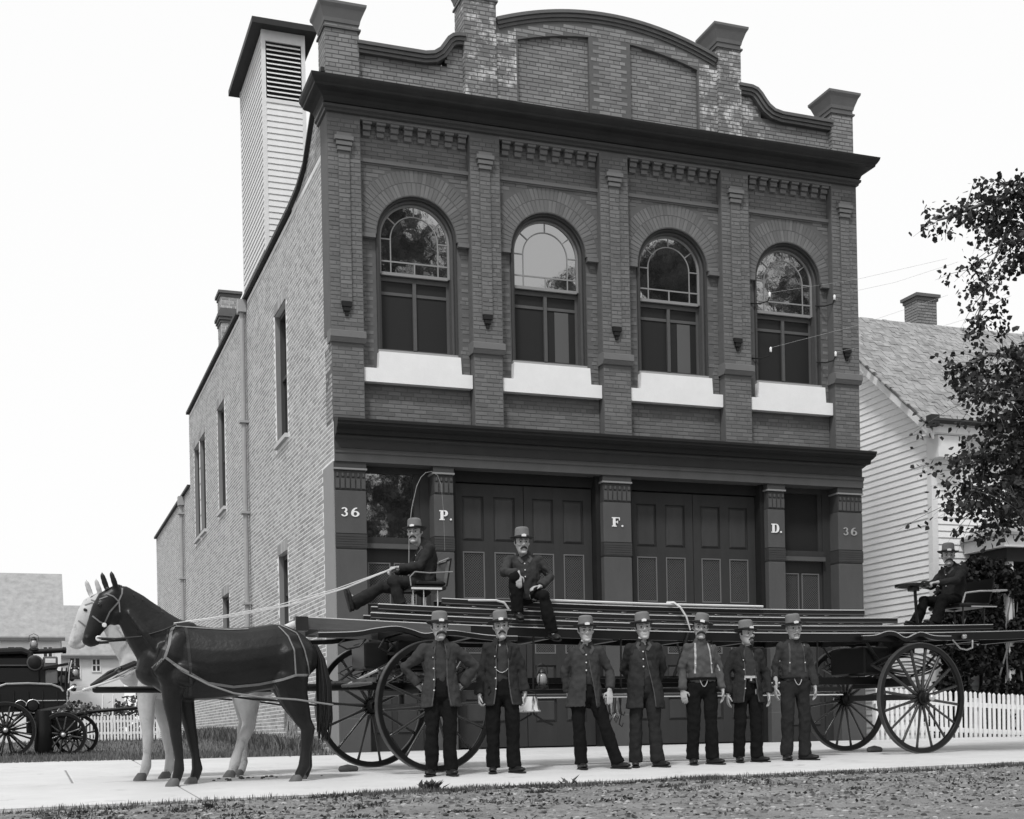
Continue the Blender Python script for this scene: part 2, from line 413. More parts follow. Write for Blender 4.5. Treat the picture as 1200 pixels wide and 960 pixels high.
# ---- brick fields (each brick is real geometry; joined, they are a few pixels each)
class Bricks:
    def __init__(s): s.v = []; s.f = []
    def brick(s, o, a, b, n, la, lb, d):
        """o corner, a along, b up, n outward"""
        i = len(s.v); c = .003
        for k, ins in ((0, 0), (d, c)):
            for u, v_ in ((ins, ins), (la-ins, ins), (la-ins, lb-ins), (ins, lb-ins)):
                s.v.append((o[0]+a[0]*u+b[0]*v_+n[0]*k, o[1]+a[1]*u+b[1]*v_+n[1]*k, o[2]+a[2]*u+b[2]*v_+n[2]*k))
        s.f += [(i+4,i+5,i+6,i+7),(i,i+1,i+5,i+4),(i+1,i+2,i+6,i+5),(i+2,i+3,i+7,i+6),(i+3,i,i+4,i+7)]
    def field(s, plane, u0, u1, z0, z1, pos, d=.006, ok=None, L=.205, H=.0575, jt=.0125, header=6, seed=0):
        rr = random.Random(seed); z = z0 + jt*.5; row = 0
        while z + H <= z1 + .002:
            hd = header and row % header == header-1
            ln = .0975 if hd else L
            u = u0 - (ln+jt)*(.5 if row % 2 else 0) + jt*.5
            while u < u1 - .02:
                a, b_ = max(u, u0+.002), min(u+ln, u1-.002)
                if b_-a > .025 and (ok is None or ok(a, b_, z, z+H)):
                    dd = d + rr.uniform(-.0015, .0015)
                    if plane == 'F': s.brick((a, pos, z), (1,0,0), (0,0,1), (0,-1,0), b_-a, H, dd)
                    else: s.brick((pos, b_, z), (0,-1,0), (0,0,1), (-1,0,0), b_-a, H, dd)
                u += ln + jt
            z += H + jt; row += 1
    def build(s, name, m, parent, kind=True, label=None):
        me = bpy.data.meshes.new(name); off = wloc(parent)
        me.from_pydata([(p[0]-off[0], p[1]-off[1], p[2]-off[2]) for p in s.v], [], s.f); me.materials.append(M[m])
        o = bpy.data.objects.new(name, me); C.objects.link(o); o.parent = parent
        if kind: o['kind'] = 'stuff'
        return o
YW, YA = Y0+.20, Y0+.13     # lower recessed wall plane, arch panel plane
def arch_plate(mb, x0, x1, z0, z1, cx, r, zs, zsill, yf, yb, n=20):
    """plate with an arched hole, front face at yf, reveals to yb"""
    def q(a, b_, c, d): mb.add([a, b_, c, d], [(0,1,2,3)])
    F = lambda x, z: (x, yf, z); B = lambda x, z: (x, yb, z)
    zb = min(z0, zsill)
    for a, b_ in ((x0, cx-r), (cx+r, x1)): q(F(a,z0), F(b_,z0), F(b_,zs), F(a,zs)) if zs > z0 else None
    if zsill > z0: q(F(cx-r,z0), F(cx+r,z0), F(cx+r,zsill), F(cx-r,zsill)); q(F(cx-r,zsill), F(cx+r,zsill), B(cx+r,zsill), B(cx-r,zsill))
    if zs > z0:
        for x in (cx-r, cx+r): q(F(x,max(z0,zsill)), F(x,zs), B(x,zs), B(x,max(z0,zsill)))
    if z1 > zs:
        pts = [(cx - r*math.cos(PI*i/n), zs + r*math.sin(PI*i/n)) for i in range(n+1)]
        for (a, za), (b_, zb_) in zip(pts, pts[1:]):
            q(F(a,za), F(b_,zb_), F(b_,z1), F(a,z1)); q(F(a,za), F(b_,zb_), B(b_,zb_), B(a,za))
        q(F(x0,zs), F(cx-r,zs), F(cx-r,z1), F(x0,z1)); q(F(cx+r,zs), F(x1,zs), F(x1,z1), F(cx+r,z1))
mb = MB()
for (x0, x1), cx in zip(bays, WIN):
    arch_plate(mb, x0, x1, ZC0-.3, ZSP, cx, WR, ZSP, ZS, YW, YW+.35)
    arch_plate(mb, x0, x1, ZSP, 9.63, cx, WR, ZSP, 0, YA, YW+.35)
    mb.box(x0, cx-WR, YA, YW, ZSP-.0, ZSP+.001); mb.box(cx+WR, x1, YA, YW, ZSP, ZSP+.001)
    mb.box(x0, x1, YA+.025, YW+.3, 9.63, ZC1)
P(mb, 'front_wall', 'fmortar')
# solid core: side walls, roof, back (rooms are dark inside)
def side_wall_mesh():
    mb = MB(); X = 4.77
    wins = SIDE_WINDOWS
    ys = sorted({21.17, 40.4} | {a for w_ in wins for a in w_[:2]})
    for a, b_ in zip(ys, ys[1:]):
        mid = (a+b_)/2; zs = [0-.3]
        for y0_, y1_, z0_, z1_ in wins:
            if y0_ <= mid <= y1_: zs += [z0_, z1_]
        zs.append(9.86); zs = sorted(zs)
        for k in range(0, len(zs), 2): mb.box(X+.0125, X+.32, a, b_, zs[k], zs[k+1])
    mb.box(X+.012, X+.32, 40.4, 51.2, -.3, 7.75)
    return mb
SIDE_WINDOWS = [(25.0, 26.1, 5.98, 8.5), (33.2, 34.35, 5.98, 8.6), (36.9, 37.95, 5.98, 8.6), (38.2, 39.25, 5.98, 8.6), (25.3, 26.2, 2.3, 3.82), (33.0, 34.1, 2.3, 3.82)]
P(side_wall_mesh(), 'side_wall', 'smortar')
mb = MB(); mb.box(14.47, 14.79, Y0+.02, 40.4, -.3, 9.8); mb.box(5.1, 14.5, 40.1, 40.4, -.3, 9.8); mb.box(5.1, 14.4, 51, 51.2, -.3, 7.7); mb.box(14.1, 14.4, 40.4, 51.2, -.3, 7.7)
P(mb, 'rear_wall', 'smortar')
mb = MB(); mb.box(5.09, 14.47, 21.6, 40.1, 9.3, 9.45); mb.box(5.09, 14.1, 40.4, 51, 7.2, 7.3); P(mb, 'roof', 'roof')
mb = MB(); mb.box(5.2, 14.4, 23.6, 23.7, 0, 9.2); mb.box(5.2, 14.4, 21.8, 23.6, 5.0, 5.15); mb.box(5.2, 5.25, 23.7, 40, 0, 9.2)
P(mb, 'interior_partition', 'darkroom')
# side bricks
B = Bricks()
def sok(a, b_, z0, z1):
    for y0_, y1_, q0, q1 in SIDE_WINDOWS:
        if b_ > y0_ and a < y1_ and z1 > q0-.09 and z0 < q1+.0: return False
    if a < 21.95 and z0 < 4.72: return False
    return True
B.field('S', 21.17, 40.4, .0, 9.84, 4.782, .003, sok, H=.055, jt=.018, seed=1)
B.field('S', 40.4, 51.2, .0, 7.74, 4.782, .003, None, H=.055, jt=.018, seed=2)
B.build('side_brickwork', 'sbrick', st)
# swooping parapet at the street end of the side wall
mb = MB()
sw = [(21.2, 11.0), (21.5, 10.95), (21.9, 10.78), (22.35, 10.45), (22.8, 10.1), (23.4, 9.95), (24.2, 9.9)]
mb.loft([[(x, y, z) for y, z in [(21.17, 9.8)] + sw + [(24.2, 9.8)]] for x in (4.78, 5.08)]); P(mb, 'parapet_swoop', 'smortar')
B = Bricks(); B.field('S', 21.17, 24.2, 9.86, 11.0, 4.78, .008, lambda a, b_, z0, z1: z1 < np.interp((a+b_)/2, [y for y, z in sw], [z for y, z in sw]), seed=5); B.build('parapet_brickwork', 'sbrick', st)
mb = MB()
path = sw + [(40.45, 9.9)]
for (y0_, z0_), (y1_, z1_) in zip(path, path[1:]): mb.loft([[(4.70, y0_, z0_), (5.13, y0_, z0_), (5.13, y0_, z0_+.07), (4.70, y0_, z0_+.07)], [(4.70, y1_, z1_), (5.13, y1_, z1_), (5.13, y1_, z1_+.07), (4.70, y1_, z1_+.07)]])
mb.box(4.70, 5.13, 40.46, 51.25, 7.76, 7.83)
P(mb, 'coping', 'tin')
# corner return of the ground-floor front
mb = MB(); mb.box(4.765, 4.79, 21.17, 21.93, -.2, 4.7); P(mb, 'corner_return', mat('corner_stone', .24, .7, 4, .05, .001, 80))
# side windows
def side_window(y0_, y1_, z0_, z1_, lower=False):
    w_ = thing('window', None, None); w_.parent = st; w_.location = Vector((4.77, (y0_+y1_)/2, z0_)) - Vector((4.77, Y0, 0)); del_ = None
    X = 4.77
    mb = MB()
    for a, b_ in ((y0_, y0_+.07), (y1_-.07, y1_)): mb.box(X+.10, X+.2, a, b_, z0_, z1_)
    mb.box(X+.10, X+.2, y0_+.07, y1_-.07, z1_-.09, z1_); mb.box(X+.10, X+.2, y0_+.07, y1_-.07, z0_, z0_+.06)
    zm = (z0_+z1_)/2; mb.box(X+.12, X+.2, y0_+.07, y1_-.07, zm-.03, zm+.03)
    P(mb, 'frame', 'stone2', w_)
    P(MB().box(X+.18, X+.19, y0_+.05, y1_-.05, zm+.03, z1_-.09), 'pane', 'glass', w_)
    P(MB().box(X+.16, X+.17, y0_+.05, y1_-.05, z0_+.06, zm-.03), 'pane', 'glass', w_)
    P(MB().box(X-.06, X+.12, y0_-.06, y1_+.06, z0_-.08, z0_), 'sill', mat('side_sill', .5, .8) if not bpy.data.materials.get('side_sill') else bpy.data.materials['side_sill'], w_)
    for a in (y0_, y1_): P(MB().box(X+.008, X+.11, a-.004, a+.004, z0_, z1_), 'jamb', 'fbrick_up', w_)
    # segmental brick head
    mb = MB(); n = 12
    for i in range(n):
        a = y0_-.04 + (y1_-y0_+.08)*i/n; mb.box(X-.012, X+.05, a+.006, a+(y1_-y0_+.08)/n-.006, z1_+.005, z1_+.21)
    o = P(mb, 'brick_head', 'sbrick', w_)
for a in SIDE_WINDOWS: side_window(*a)
# downspouts
for y, zt, zb in ((29.6, 9.65, .1), (42.1, 7.5, .1)):
    mb = MB(); mb.tube([(4.68, y, zb), (4.69, y, zt)], .058, 10, caps='flat'); mb.box(4.60, 4.77, y-.12, y+.15, zt-.02, zt+.25)
    for z in (1.2, 3.2, 5.2, 7.2): mb.box(4.59, 4.78, y-.1, y+.1, z, z+.05)
    P(mb, 'downspout', mat('galvanised_spout', .33, .6, 6, .1) if not bpy.data.materials.get('galvanised_spout') else bpy.data.materials['galvanised_spout'])

# ---- upper pilasters
mbW = MB(); B = Bricks()
for i, (x0, x1) in enumerate(PIL):
    mbW = MB(); mbW.box(x0, x1, Y0, YW+.3, 6.80, ZC1-.02); mbW.box(x0+.01, x1-.01, Y0+.01, YW+.3, ZC0-.1, 6.63); P(mbW, 'pilaster_core', 'fmortar')
    xo = x0+.005; B.field('F', xo, x1-.005, 6.82, ZC1-.05, Y0, .005, seed=i); B.field('F', x0+.015, x1-.015, ZC0, 6.62, Y0+.01, .005, seed=i+9)
    cx = (x0+x1)/2 - .01
    s_ = MB(); s_.box(cx-.093, cx+.093, Y0-.035, Y0+.01, 7.28, 9.72); P(s_, 'pilaster_strip', 'fmortar'); B.field('F', cx-.093, cx+.093, 7.28, 9.72, Y0-.035, .005, seed=i+70)
    s_ = MB()
    for k, (hw, d, z0_, z1_) in enumerate(((.11, .06, 9.72, 9.785), (.13, .075, 9.80, 9.865), (.155, .09, 9.88, 9.945), (.12, .07, 9.955, 10.0))): s_.box(cx-hw, cx+hw, Y0-d, Y0+.01, z0_, z1_)
    P(s_, 'strip_capital', 'fbrick')
    s_ = MB(); s_.box(cx-.08, cx+.08, Y0-.06, Y0+.01, 7.20, 7.275); s_.box(cx-.055, cx+.055, Y0-.05, Y0+.01, 7.13, 7.195); s_.box(cx-.028, cx+.028, Y0-.035, Y0+.01, 7.06, 7.125)
    P(s_, 'pendant', 'trim')
    s_ = MB(); s_.profX([(Y0-.02, 6.63), (Y0-.06, 6.69), (Y0-.075, 6.70), (Y0-.075, 6.80), (Y0+.0, 6.83), (YW, 6.83), (YW, 6.63)], x0-.02, x1+.02); P(s_, 'pilaster_band', mat('band_stone_%d' % i, .15, .7, 6, .08))
# ---- bays: wall bricks, voussoirs, corbel table, string course
V = Bricks()
for i, ((x0, x1), cx) in enumerate(zip(bays, WIN)):
    def ok1(a, b_, z0, z1): return not (b_ > cx-WR-.01 and a < cx+WR+.01 and z1 > ZS-.45) and not (z1 > 6.05 and z0 < 6.27)
    B.field('F', x0, x1, ZC0, 8.50, YW, .005, ok1, seed=20+i)
    RO = 1.12
    def ok2(a, b_, z0, z1):
        for x in (a, b_):
            for z in (z0, z1):
                if math.hypot(x-cx, z-ZSP) < RO: return False
        return True
    B.field('F', x0, x1, ZSP+.005, 9.62, YA, .005, ok2, seed=30+i)
    B.field('F', x0, x1, 9.71, 10.34, YA+.025, .005, None, seed=40+i)
    for (ra, rb) in ((WR+.01, WR+.215), (WR+.225, RO-.005)):
        n = int(PI*(ra+rb)/2/.074)
        for k in range(n):
            th = PI*(k+.5)/n; c, s_ = math.cos(th), math.sin(th); wd = .0335*(rb+ra)/2/rb
            ex = cx + rb*c
            rbb = rb
            if abs(c) > .05:
                lim = ((x1-.01-cx)/c) if c > 0 else ((x0+.01-cx)/c)
                rbb = min(rb, lim)
            if rbb - ra < .05: continue
            V.brick((cx+ra*c+s_*wd, YA, ZSP+ra*s_-c*wd), (c,0,s_), (-s_,0,c), (0,-1,0), rbb-ra, 2*wd, .0045)
    s_ = MB(); s_.box(x0, x1, YA-.045, YA+.03, 9.64, 9.70); s_.box(x0, x1, YA-.02, YA+.03, 9.615, 9.638); P(s_, 'string_course', 'fbrick')
    for a, b_ in ((x0, cx-WR-.02), (cx+WR+.02, x1)):
        if b_-a > .03: P(MB().box(a+.002, b_-.002, YA-.03, YW-.001, ZSP-.075, ZSP-.004), 'impost', 'fbrick')
    # corbel table
    if i == 0 or True:
        n = 8; pitch = (x1-x0)/n
        me = None
        for k in range(n):
            xc = x0 + pitch*(k+.62 if i != 0 else k+.55)
            if xc + .09 > x1: xc = x1-.1
            if me is None:
                m_ = MB(); hw = .075
                m_.box(-hw*.8, hw*.8, -.05, .03, 0, .075); m_.box(-hw*.9, hw*.9, -.09, .03, .085, .16); m_.box(-hw, hw, -.13, .03, .17, .245)
                me = m_.mesh('corbel', M['fbrick'])
            inst('corbel', me, st, Vector((xc, YA+.02, 10.075)) - wloc(st))
    s_ = MB(); s_.box(x0, x1, Y0-.0, YW, 10.285, ZC1); P(s_, 'corbel_band', 'fbrick')
B.build('front_brickwork', 'fbrick', st); V.build('arch_voussoirs', 'fbrick', st)
# arch hood mould (dark moulded frame round each window)
for i, cx in enumerate(WIN):
    wdw = thing('window', None, None); wdw.parent = st; wdw.location = Vector((cx-4.77, YW+.1-Y0, ZS))
    def band(ra, rb, ya, yb, z0, name, m, n=24, legs=True):
        prof = []
        mb = MB(); pts = []
        if legs: pts.append((1, 0, z0))
        for k in range(n+1):
            th = PI*k/n; pts.append((math.cos(th), math.sin(th), None))
        if legs: pts.append((-1, 0, z0))
        rings = []
        for c, s_, z in pts:
            zz = (lambda r_: ZSP + r_*s_) if z is None else (lambda r_: z)
            rings.append([(cx+ra*c, ya, zz(ra)), (cx+rb*c, ya, zz(rb)), (cx+rb*c, yb, zz(rb)), (cx+ra*c, yb, zz(ra))])
        mb.loft(rings); return P(mb, name, m, wdw)
    band(.652, WR-.002, YW-.03, YW+.1, ZS+.05, 'brick_mould', 'wood' if False else 'stone2')
    band(.612, .650, YW+.03, YW+.16, ZS+.05, 'outer_frame', 'wood')
    # upper sash
    ya, yb = YW+.10, YW+.15
    zm = 7.92
    band(.575, .610, ya, yb, zm, 'upper_sash', 'muntin')
    band(.40, .419, ya+.01, yb-.01, zm+.02, 'arched_muntin', 'muntin')
    for th in (0, 38, 90, 142, 180):
        c, s_ = math.cos(R(th)), math.sin(R(th)); P(MB().bar((cx+.415*c, ya+.025, ZSP+.415*s_), (cx+.58*c, ya+.025, ZSP+.58*s_), .020, .03, up=(0,1,0)), 'muntin', 'muntin', wdw)
    P(MB().box(cx-.577, cx+.577, ya+.012, yb-.012, zm+.20, zm+.224), 'muntin', 'muntin', wdw); P(MB().box(cx-.577, cx+.577, ya, yb, zm-.02, zm+.03), 'meeting_rail', 'muntin', wdw)
    if i in (0, 1, 2): P(MB().box(cx-.012, cx+.012, ya+.013, yb-.013, zm+.03, zm+.2), 'muntin', 'muntin', wdw)
    g = MB(); n = 20; pts = [(cx+.58*math.cos(PI*k/n), ZSP+.58*math.sin(PI*k/n)) for k in range(n+1)] + [(cx-.58, zm), (cx+.58, zm)]
    g.poly(pts, ya+.02, ya+.03); P(g, 'upper_glass', 'glass', wdw)
    # lower sash, set deeper, dark behind an insect screen
    s_ = MB(); yl = YW+.17
    s_.box(cx-.615, cx-.565, yl, yl+.05, ZS+.05, zm-.02); s_.box(cx+.565, cx+.615, yl, yl+.05, ZS+.05, zm-.02); s_.box(cx-.565, cx+.565, yl, yl+.05, zm-.1, zm-.02); s_.box(cx-.565, cx+.565, yl, yl+.05, ZS+.05, ZS+.13)
    s_.box(cx-.03, cx+.03, yl-.02, yl+.04, ZS+.13, zm-.1); s_.box(cx-.565, cx-.03, yl+.005, yl+.045, zm-.33, zm-.28) ; s_.box(cx+.03, cx+.565, yl+.005, yl+.045, zm-.33, zm-.28)
    P(s_, 'lower_sash', 'wood', wdw)
    P(MB().box(cx-.565, cx+.565, yl+.02, yl+.025, ZS+.13, zm-.1), 'insect_screen', 'screen', wdw)
    if i in (1, 2): P(MB().box(cx+.18, cx+.44, yl+.012, yl+.016, ZS+.14, zm-.35), 'curtain', 'blind', wdw)
    P(MB().box(cx-.62, cx+.62, YW+.26, YW+.27, zm-.28, ZSP+.6), 'blind', 'darkroom', wdw)
    P(MB().box(cx-WR+.003, cx+WR-.003, YW-.05, YW+.2, ZS-.005, ZS+.05), 'timber_sill', mat('timber_sill_%d' % i, .28, .6), wdw)
    s_ = MB(); x0, x1 = bays[i]
    s_.poly([(x0+.004, 6.045), (x1-.004, 6.045), (x1-.004, 6.27), (cx+.715, 6.27), (cx+.70, ZS-.01), (cx-.70, ZS-.01), (cx-.715, 6.27), (x0+.004, 6.27)], YW-.14, YW+.02); P(s_, 'sill', 'sill', wdw)
# ---- main cornice
def cornice(name, prof, x0, x1, lret, rret, m='trim'):
    """prof: (projection, z) from wall plane outwards; returns mitred at the ends"""
    mb = MB(); rings = []
    back = [(.0, prof[-1][1]), (.0, prof[0][1])]
    ring = lambda f: [f(d, z) for d, z in prof]
    LR, RR_ = .72, .5
    r0 = [(x0 - (d*LR if lret else 0), Y0+.6, z) for d, z in prof]; r1 = [(x0 - (d*LR if lret else 0), Y0-d, z) for d, z in prof]
    r2 = [(x1 + (d*RR_ if rret else 0), Y0-d, z) for d, z in prof]; r3 = [(x1 + (d*RR_ if rret else 0), Y0+.6, z) for d, z in prof]
    for a, b_ in ((r0, r1), (r1, r2), (r2, r3)):
        n = len(a)
        mb.add(a+b_, [(k, k+1, n+k+1, n+k) for k in range(n-1)])
    top = prof[-1][1]; bot = prof[0][1]
    mb.add([r0[-1], r1[-1], r2[-1], r3[-1]], [(0,1,2,3)]); mb.add([r0[0], r1[0], r2[0], r3[0]], [(0,1,2,3)])
    return P(mb, name, m)
def bands(prof_sets, name, x0, x1, lret=True, rret=True):
    for nm, pr, m in prof_sets: cornice(nm, pr, x0, x1, lret, rret, m)
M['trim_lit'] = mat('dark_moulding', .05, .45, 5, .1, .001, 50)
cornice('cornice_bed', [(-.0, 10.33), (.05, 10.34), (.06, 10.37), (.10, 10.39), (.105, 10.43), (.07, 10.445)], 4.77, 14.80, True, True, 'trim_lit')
cornice('cornice_cyma', [(.05, 10.44), (.09, 10.46), (.10, 10.49), (.14, 10.53), (.22, 10.565), (.33, 10.58), (.345, 10.59)], 4.77, 14.80, True, True, 'tin')
cornice('cornice_crown', [(.30, 10.582), (.36, 10.59), (.37, 10.62), (.40, 10.64), (.44, 10.68), (.45, 10.70), (.46, 10.73), (-.1, 10.80)], 4.77, 14.80, True, True, 'tin')
# ---- belt cornice above the ground floor
cornice('belt_architrave', [(-.3, 4.70), (.03, 4.70), (.03, 4.83), (.045, 4.84), (.045, 4.88), (.06, 4.90), (.03, 4.91), (-.02, 4.92)], 4.79, 14.80, False, True, 'stone')
cornice('belt_frieze', [(.0, 4.91), (.01, 4.92), (.01, 5.06), (.05, 5.08), (.08, 5.10), (.08, 5.12)], 4.79, 14.80, False, True, 'stone2')
cornice('belt_cornice', [(.06, 5.115), (.17, 5.12), (.18, 5.19), (.22, 5.21), (.27, 5.25), (.275, 5.29), (.29, 5.30), (.29, 5.34), (-.2, 5.47)], 4.79, 14.80, False, True, 'trim')
# ---- parapet
YP = Y0+.06
arc = [(7.72, 12.40), (8.3, 12.56), (8.95, 12.68), (9.4, 12.72), (9.82, 12.73), (10.24, 12.70), (10.9, 12.59), (11.5, 12.42), (11.92, 12.27)]
arc = [(x, (z + dict(zip([round(a[0], 2) for a in arc], [b_[1] for b_ in arc])).get(round(x, 2), z))/2) for x, z in arc]
xsA = [7.71 + (11.93-7.71)*k/32 for k in range(33)]
def arcz(x): t = (x-9.82)/2.11; return 12.73 - .40*t*t
mb = MB()
mb.loft([[(x, y, z) for x, z in [(7.71, 10.7)] + [(x, arcz(x)-.02) for x in xsA] + [(11.93, 10.7)]] for y in (YP+.05, YP+.35)])
mb.box(5.3, 7.15, YP+.05, YP+.35, 10.7, 11.42); mb.box(12.4, 14.32, YP+.05, YP+.35, 10.7, 11.40)
mb.box(6.86, 7.15, YP+.05, YP+.35, 11.42, 11.82); mb.box(12.4, 12.86, YP+.05, YP+.35, 11.40, 11.78)
P(mb, 'parapet_core', 'fmortar')
B = Bricks()
def panel_top(x): return arcz(x) - .42
PN = [(8.12, 9.42), (10.20, 11.52)]
def okp(a, b_, z0, z1):
    if z1 > min(arcz(a), arcz(b_)) - .2: return False
    for p0, p1 in PN:
        if b_ > p0 and a < p1 and z1 > 10.9 and z0 < panel_top((a+b_)/2): return False
    return True
B2 = Bricks(); B.field('F', 8.08, 11.56, 10.7, 12.7, YP-.02, .005, okp, seed=60); B2.field('F', 7.71, 8.08, 10.7, 12.7, YP-.02, .005, okp, seed=66); B2.field('F', 11.56, 11.93, 10.7, 12.7, YP-.02, .005, okp, seed=67)
mbq = MB()      # face slab with recessed panels
def facecell(x0, x1, z0, z1): mbq.box(x0, x1, YP-.02, YP+.06, z0, z1)
for k in range(32):
    a, b_ = xsA[k], xsA[k+1]; mid = (a+b_)/2; zt = min(arcz(a), arcz(b_)) - .0
    inp = any(p0 < mid < p1 for p0, p1 in PN)
    if inp:
        mbq.box(a, b_, YP-.02, YP+.06, 10.7, 10.9)
        mbq.loft([[(a, y, panel_top(a)), (b_, y, panel_top(b_)), (b_, y, arcz(b_)-.03), (a, y, arcz(a)-.03)] for y in (YP-.02, YP+.06)])
    else: mbq.loft([[(a, y, 10.7), (b_, y, 10.7), (b_, y, arcz(b_)-.03), (a, y, arcz(a)-.03)] for y in (YP-.02, YP+.06)])
P(mbq, 'parapet_face', 'fmortar')
for p0, p1 in PN: B.field('F', p0-.05, p1+.05, 10.9, 12.3, YP+.05, .005, lambda a, b_, z0, z1: z1 < panel_top((a+b_)/2)+.03, seed=61)
def okl(a, b_, z0, z1): return z1 < (11.40 if a < 6.86 and b_ < 6.9 else 11.80)
B.field('F', 5.33, 7.14, 10.7, 11.82, YP+.05, .005, okl, seed=63)
okr = lambda a, b_, z0, z1: z1 < (11.38 if b_ > 12.86 else 11.76)
B2.field('F', 12.38, 12.95, 10.7, 11.80, YP+.05, .005, okr, seed=64); B.field('F', 12.95, 14.30, 10.7, 11.80, YP+.05, .005, okr, seed=65)
# copings
def coping_path(pts, name='parapet_coping'):
    """three stepped courses following a line"""
    mb = MB()
    nr = []
    for i in range(len(pts)):
        a, b_ = pts[max(i-1, 0)], pts[min(i+1, len(pts)-1)]; q = math.atan2(b_[1]-a[1], b_[0]-a[0]); nr.append((-math.sin(q), math.cos(q)))
    for k, (d, h0, h1) in enumerate(((.04, -.17, -.12), (.07, -.115, -.06), (.10, -.055, 0))):
        mb.loft([[(x + n_[0]*h, y, z + n_[1]*h) for h, y in ((h0, YP-d), (h0, YP+.4), (h1, YP+.4), (h1, YP-d))] for (x, z), n_ in zip(pts, nr)])
    return P(mb, name, 'fbrick_cop')
M['fbrick_cop'] = mat('coping_brick', .11, .7, 5, .15, .002, 80)
coping_path([(x, arcz(x)) for x in xsA], 'arched_coping')
ogl = [(5.3, 11.56), (6.45, 11.56), (6.60, 11.59), (6.70, 11.66), (6.77, 11.76), (6.84, 11.86), (6.93, 11.93), (7.04, 11.96), (7.16, 11.965)]
ogr = [(12.36, 11.92), (12.62, 11.915), (12.74, 11.88), (12.83, 11.80), (12.90, 11.71), (12.98, 11.62), (13.09, 11.55), (13.25, 11.52), (14.32, 11.51)]
coping_path(ogl); coping_path(ogr)
# piers with flared caps
def pier(x0, x1, ztop, bm_='fbrick_up', name='parapet_pier'):
    mb = MB(); mb.box(x0, x1, Y0, Y0+.5, 10.7, ztop-.27); o = P(mb, name, 'fmortar')
    b2 = Bricks(); b2.field('F', x0, x1, 10.72, ztop-.3, Y0, .005, seed=int(x0*10)); b2.field('S', Y0, Y0+.5, 10.72, ztop-.3, x0, .005, seed=3); b2.build('pier_brickwork', bm_, st)
    mb = MB()
    rings = [[(x0-e, Y0-e, z), (x1+e, Y0-e, z), (x1+e, Y0+.5+e, z), (x0-e, Y0+.5+e, z)] for e, z in ((.012, ztop-.30), (.025, ztop-.24), (.05, ztop-.17), (.075, ztop-.10), (.11, ztop-.045), (.115, ztop-.005), (.09, ztop+.01))]
    mb.loft(rings); P(mb, 'pier_cap', mat('cap_stone_%d' % int(x0), .15, .7, 5, .08, .001, 50))
    P(MB().box(x0-.03, x1+.03, Y0-.03, Y0+.53, ztop-.40, ztop-.37), 'pier_collar', 'fbrick_cop')
M['stained'] = mat('lime_stained_brick', .2, .8, 3, .12, .002, 100, isl=.25, stain=(3.2, .50, .58))
pier(4.77, 5.33, 12.1); pier(7.14, 7.71, 12.98, 'stained'); pier(11.93, 12.40, 12.90, 'stained'); pier(14.30, 14.76, 12.05)
B.build('parapet_front_brickwork', 'fbrick_up', st); B2.build('stained_brickwork', 'stained', st)

# ---- ground floor pilasters
def letter(txt, x, z, size, y):
    """slab-serif capitals and figures, cut as flat raised shapes"""
    h = size*.69; t = h*.11; T = h*.30; mb = MB(); cnt = [0]
    def bowl(cx, cz, rx, rz, a0, a1, tw=T*.9, th=t, n=14):
        rings = []; cnt[0] += 1; yf = y-.004-.0011*cnt[0]
        for k in range(n+1):
            q = R(a0 + (a1-a0)*k/n); c, s_ = math.cos(q), math.sin(q)
            rings.append([(cx+rx*c, yf, cz+rz*s_), (cx+(rx-tw)*c, yf, cz+(rz-th)*s_), (cx+(rx-tw)*c, y+.004, cz+(rz-th)*s_), (cx+rx*c, y+.004, cz+rz*s_)])
        mb.loft(rings)
    def bx(a, b_, c, d): cnt[0] += 1; mb.box(a, b_, y-.004-.0011*cnt[0], y+.004, c, d)
    def glyph(g, ox):
        if g in 'PFD':
            bx(ox+.1*h, ox+.1*h+T, z, z+h); bx(ox-.02*h, ox+.1*h, z, z+t); bx(ox+.1*h+T, ox+.22*h+T, z, z+t); bx(ox-.02*h, ox+.1*h, z+h-t, z+h)
            xs = ox+.1*h+T
            if g == 'P': bx(xs, xs+.18*h, z+h-t, z+h); bx(xs, xs+.18*h, z+h*.40, z+h*.40+t); bowl(xs+.18*h, z+h*.70, .30*h, .30*h, -90, 90)
            if g == 'F': bx(xs, xs+.5*h, z+h-t, z+h); bx(xs+.42*h, xs+.5*h, z+h*.68, z+h-t); bx(xs, xs+.26*h, z+h*.44, z+h*.44+t); bx(xs+.2*h, xs+.26*h, z+h*.34, z+h*.64)
            if g == 'D': bx(xs+.22*h*0, xs+.16*h, z+h-t, z+h); bx(xs+.22*h, xs+.24*h, z, z+t); bx(xs, xs+.16*h, z, z+t); bowl(xs+.16*h, z+h*.5, .40*h, .5*h, -90, 90)
            return 1.05*h
        if g == '.': bowl(ox+.12*h, z+.09*h, .10*h, .10*h, 0, 360, .09*h, .09*h); return .3*h
        if g == '3': bowl(ox+.36*h, z+h*.745, .34*h, .255*h, -90, 160, T*.7); bowl(ox+.36*h, z+h*.29, .38*h, .29*h, -165, 90, T*.7); return 1.05*h
        if g == '6': bowl(ox+.50*h, z+h*.32, .46*h, .32*h, 0, 360, T*.85); bowl(ox+.66*h, z+h*.32, .62*h, .68*h, 84, 184, T*.95); return .95*h
    wds = {'3': 1.07, '6': 1.0, '.': .25}; tot = sum(wds.get(c, .95 if c == 'F' else 1.0)*h for c in txt)
    ox = x - tot/2
    for c in txt: ox += glyph(c, ox) + .02*h
    return mb
texts = ['36', 'P.', 'F.', 'D.', '36']
